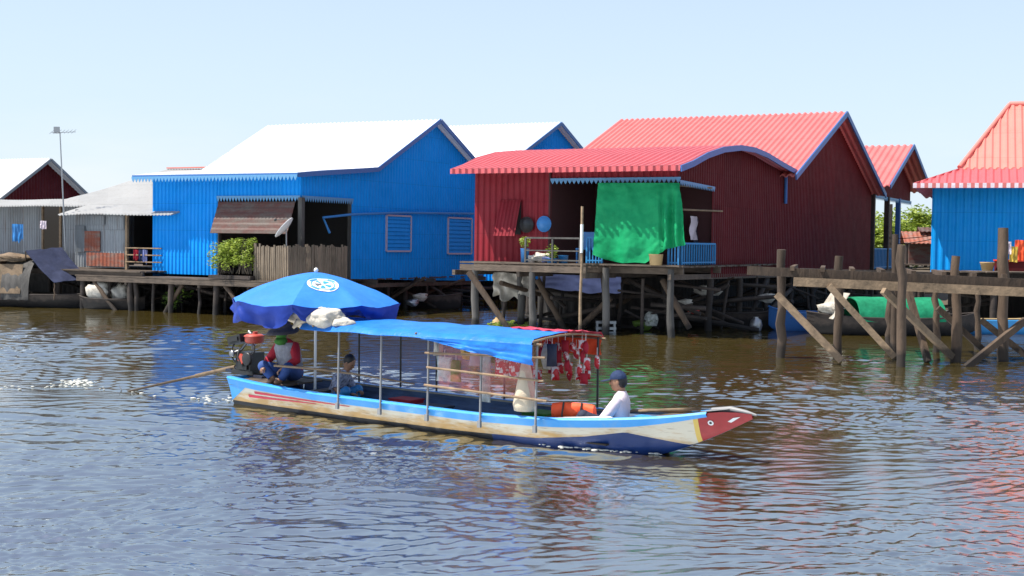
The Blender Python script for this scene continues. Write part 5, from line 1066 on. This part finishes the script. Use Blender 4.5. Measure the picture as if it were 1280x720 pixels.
t = MB(); t.ell((-1.0, -.1, 1.75), (.9, .5, .18), 14, 8, jit=.6); t.build('brushwood', 'wood_l', b1)
b2 = skiff(140, 45.9, 2.6, 1.0, R(-12), 'wood_d', 'small dark boat heaped with white sacks by the grey house stilts', .35)
for k, (x, y, z, r_, lab) in enumerate(((-.4, 0, .62, .5, 'big white sack heaped in the small dark boat'), (.35, .05, .55, .38, 'smaller white sack in front of the big one in the small dark boat'))):
    c = b2.location+Vector((x, y, z)); o = thing('sack', lab, 'sack', c); t = MB(); t.ell((0, 0, 0), (r_, .36, .38), 18, 10, jit=.45); t.build('bag', 'white_bag', o)
b3 = skiff(1118, 38.5, 5.4, 1.7, R(8), 'wood_d', 'covered boat with bright green tarp hood moored behind the jetty', .5, 'covered_boat')
hood(b3, -1.35, 1.35, 1.5, .45, 1.12, 'green_hood', 'hood', None, 8); t = MB(); rows = [[Vector((-1.65-.5*i/8, lerp(-.7, .7, j/8), 1.25-.75*i/8)) for i in range(9)] for j in range(9)]; t.grid(rows, thick=(0, 0, -.02)); t.build('end_flap', 'greytarp', b3)
b4 = skiff(1012, 39.6, 2.4, 1.1, R(-5), 'blue_trim', 'blue open boat in the shade behind the jetty braces', .55)
b5 = skiff(1240, 39.5, 3.6, 1.0, R(0), 'bluerail', 'pale blue-green boat with tan rim under the light blue house', .4)
b5.children[1].data.materials[0] = MT['clay']
skiff(905, 41, 4, 1.1, R(-20), 'wood_d', 'dark empty boat under the red house side', .45); skiff(520, 50, 4, 1.1, R(-25), 'wood_d', 'dark empty boat beneath the blue gable', .45)
# small things under the houses
for k, (px, py, Y, r_, mat, lab, nm) in enumerate(((757, 410, 38.2, .26, 'steel', 'grey crate at the water under the red porch', 'crate'), (806, 405, 38.2, .22, 'leaf', 'dark green net bundle beside the posts under the red porch', 'net_bundle'), (814, 398, 38, .22, 'clear', 'pale jug behind the dark green net bundle', 'jug'),
    (880, 362, 40, .2, 'white_bag', 'white bag stuffed beneath the red gable wall near the porch corner', 'bag'), (895, 364, 40.5, .16, 'white_bag', 'small white bag right of the bag under the porch corner', 'bag'), (858, 378, 38.5, .15, 'white_bag', 'white rag under the porch corner post', 'rag'), (868, 388, 39, .12, 'red', 'red rag low beneath the porch corner', 'rag'),
    (527, 371, 49, .2, 'white_bag', 'white scrap under the blue gable wall', 'scrap'), (517, 378, 48.5, .18, 'steel', 'grey scrap lying under the blue gable', 'scrap'), (622, 405, 41, .2, 'clay', 'brown clay jar by the leaning brace', 'jar'), (960, 372, 42, .2, 'white_bag', 'white bag under the middle of the red gable wall', 'bag'), (945, 405, 39, .2, 'steel', 'grey bucket at the water behind the jetty end', 'bucket'), (1040, 385, 38, .26, 'white_bag', 'white sack behind the second jetty brace', 'sack'), (215, 375, 45, .25, 'leaf', 'green weed clump under the blue deck', 'weeds'), (230, 360, 46, .3, 'leaf', 'dark green plant beneath the blue deck', 'weeds'))):
    c = at(px, py, Y); o = thing(nm, lab, nm.replace('_', ' '), c)
    t = MB()
    if nm == 'weeds': leaves(t, (0, 0, 0), r_*1.4, 200, .07, random.Random(k))
    elif nm == 'crate':
        for z in (-.18, 0, .18): t.box((0, 0, z), (.6, .4, .08))
        for sx in (-.26, .26):
            for sy in (-.17, .17): t.box((sx, sy, 0), (.05, .05, .42))
    elif nm in ('jug', 'jar', 'bucket'): t.lathe((0, 0, -r_), [(0, 0), (r_*.8, 0), (r_, r_*.8), (r_*.8, r_*1.6), (r_*.4, r_*1.9), (r_*.4, r_*2.1)], 14)
    else: t.ell((0, 0, 0), (r_*1.5, r_, r_*.7), 14, 8, jit=.7)
    t.build({'weeds': 'leaves', 'crate': 'frame'}.get(nm, 'body'), mat, o)
# loose timber, and dark sheets added as the shade under the floors
rnd = random.Random(77)
def timber(F, x0, x1, y0, y1, n, zmax):
    for k in range(n):
        x = rnd.uniform(x0, x1); y = rnd.uniform(y0, y1); z = rnd.uniform(.1, zmax); L = rnd.uniform(1.2, 3.2); a = rnd.choice((0, 0, .3, 1.2, -.4))+rnd.uniform(-.3, .3); dz = rnd.uniform(-.5, .5)
        o = thing('loose_timber', 'dark weathered timber jammed between the stilts in the shade', 'timber', F.w(x, y, z), F.yaw+a, 'loose timbers stored beneath the houses')
        t = MB(); t.log((-L/2, 0, -dz), (L/2, 0, dz), rnd.uniform(.03, .08), wob=.03); t.build('log', rnd.choice(('wood', 'wood_d', 'wood_d', 'wood_d')), o)
timber(FB, -8, 0, .3, 2.4, 26, .95); timber(FB, -.8, .1, 2, 12, 20, .9); timber(FR, -6, 0, .8, 4, 34, 1.6); timber(FR, -1.3, .1, 4, 22, 34, 1.4); timber(FG, -6, 4, .5, 4, 12, 1.0); timber(F4, 0, 5, .5, 4, 12, 1.4)
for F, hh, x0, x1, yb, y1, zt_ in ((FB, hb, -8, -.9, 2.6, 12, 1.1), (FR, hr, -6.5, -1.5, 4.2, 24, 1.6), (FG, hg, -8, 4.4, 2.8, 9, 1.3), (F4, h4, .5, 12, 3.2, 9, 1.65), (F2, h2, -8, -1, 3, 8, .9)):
    t = MB(); corr_wall(t, 'y', yb, -1, x0, x1+.02, -.3, zt_, .3, .02); t.build('underfloor_shade_sheet', 'dark', hh); t = MB(); corr_wall(t, 'x', x1, 1, yb, y1, -.3, zt_, .3, .02); t.build('underfloor_shade_sheet', 'dark', hh)  # added near-black sheets stand for the deep shade below the decks

# cables crossing the gap at the right
for k, (y0, y1) in enumerate(((290, 293), (300, 297))):
    A = at(1070, y0, 66); B = at(1175, y1, 58); o = thing('cable', ['upper', 'lower'][k]+' thin power cable crossing the gap between the small porch and the light blue house', 'cable', A)
    t = MB(); t.tube([(B-A)*(i/10)+Vector((0, 0, -.25*math.sin(math.pi*i/10))) for i in range(11)], .018, 5); t.build('wire', 'black', o)
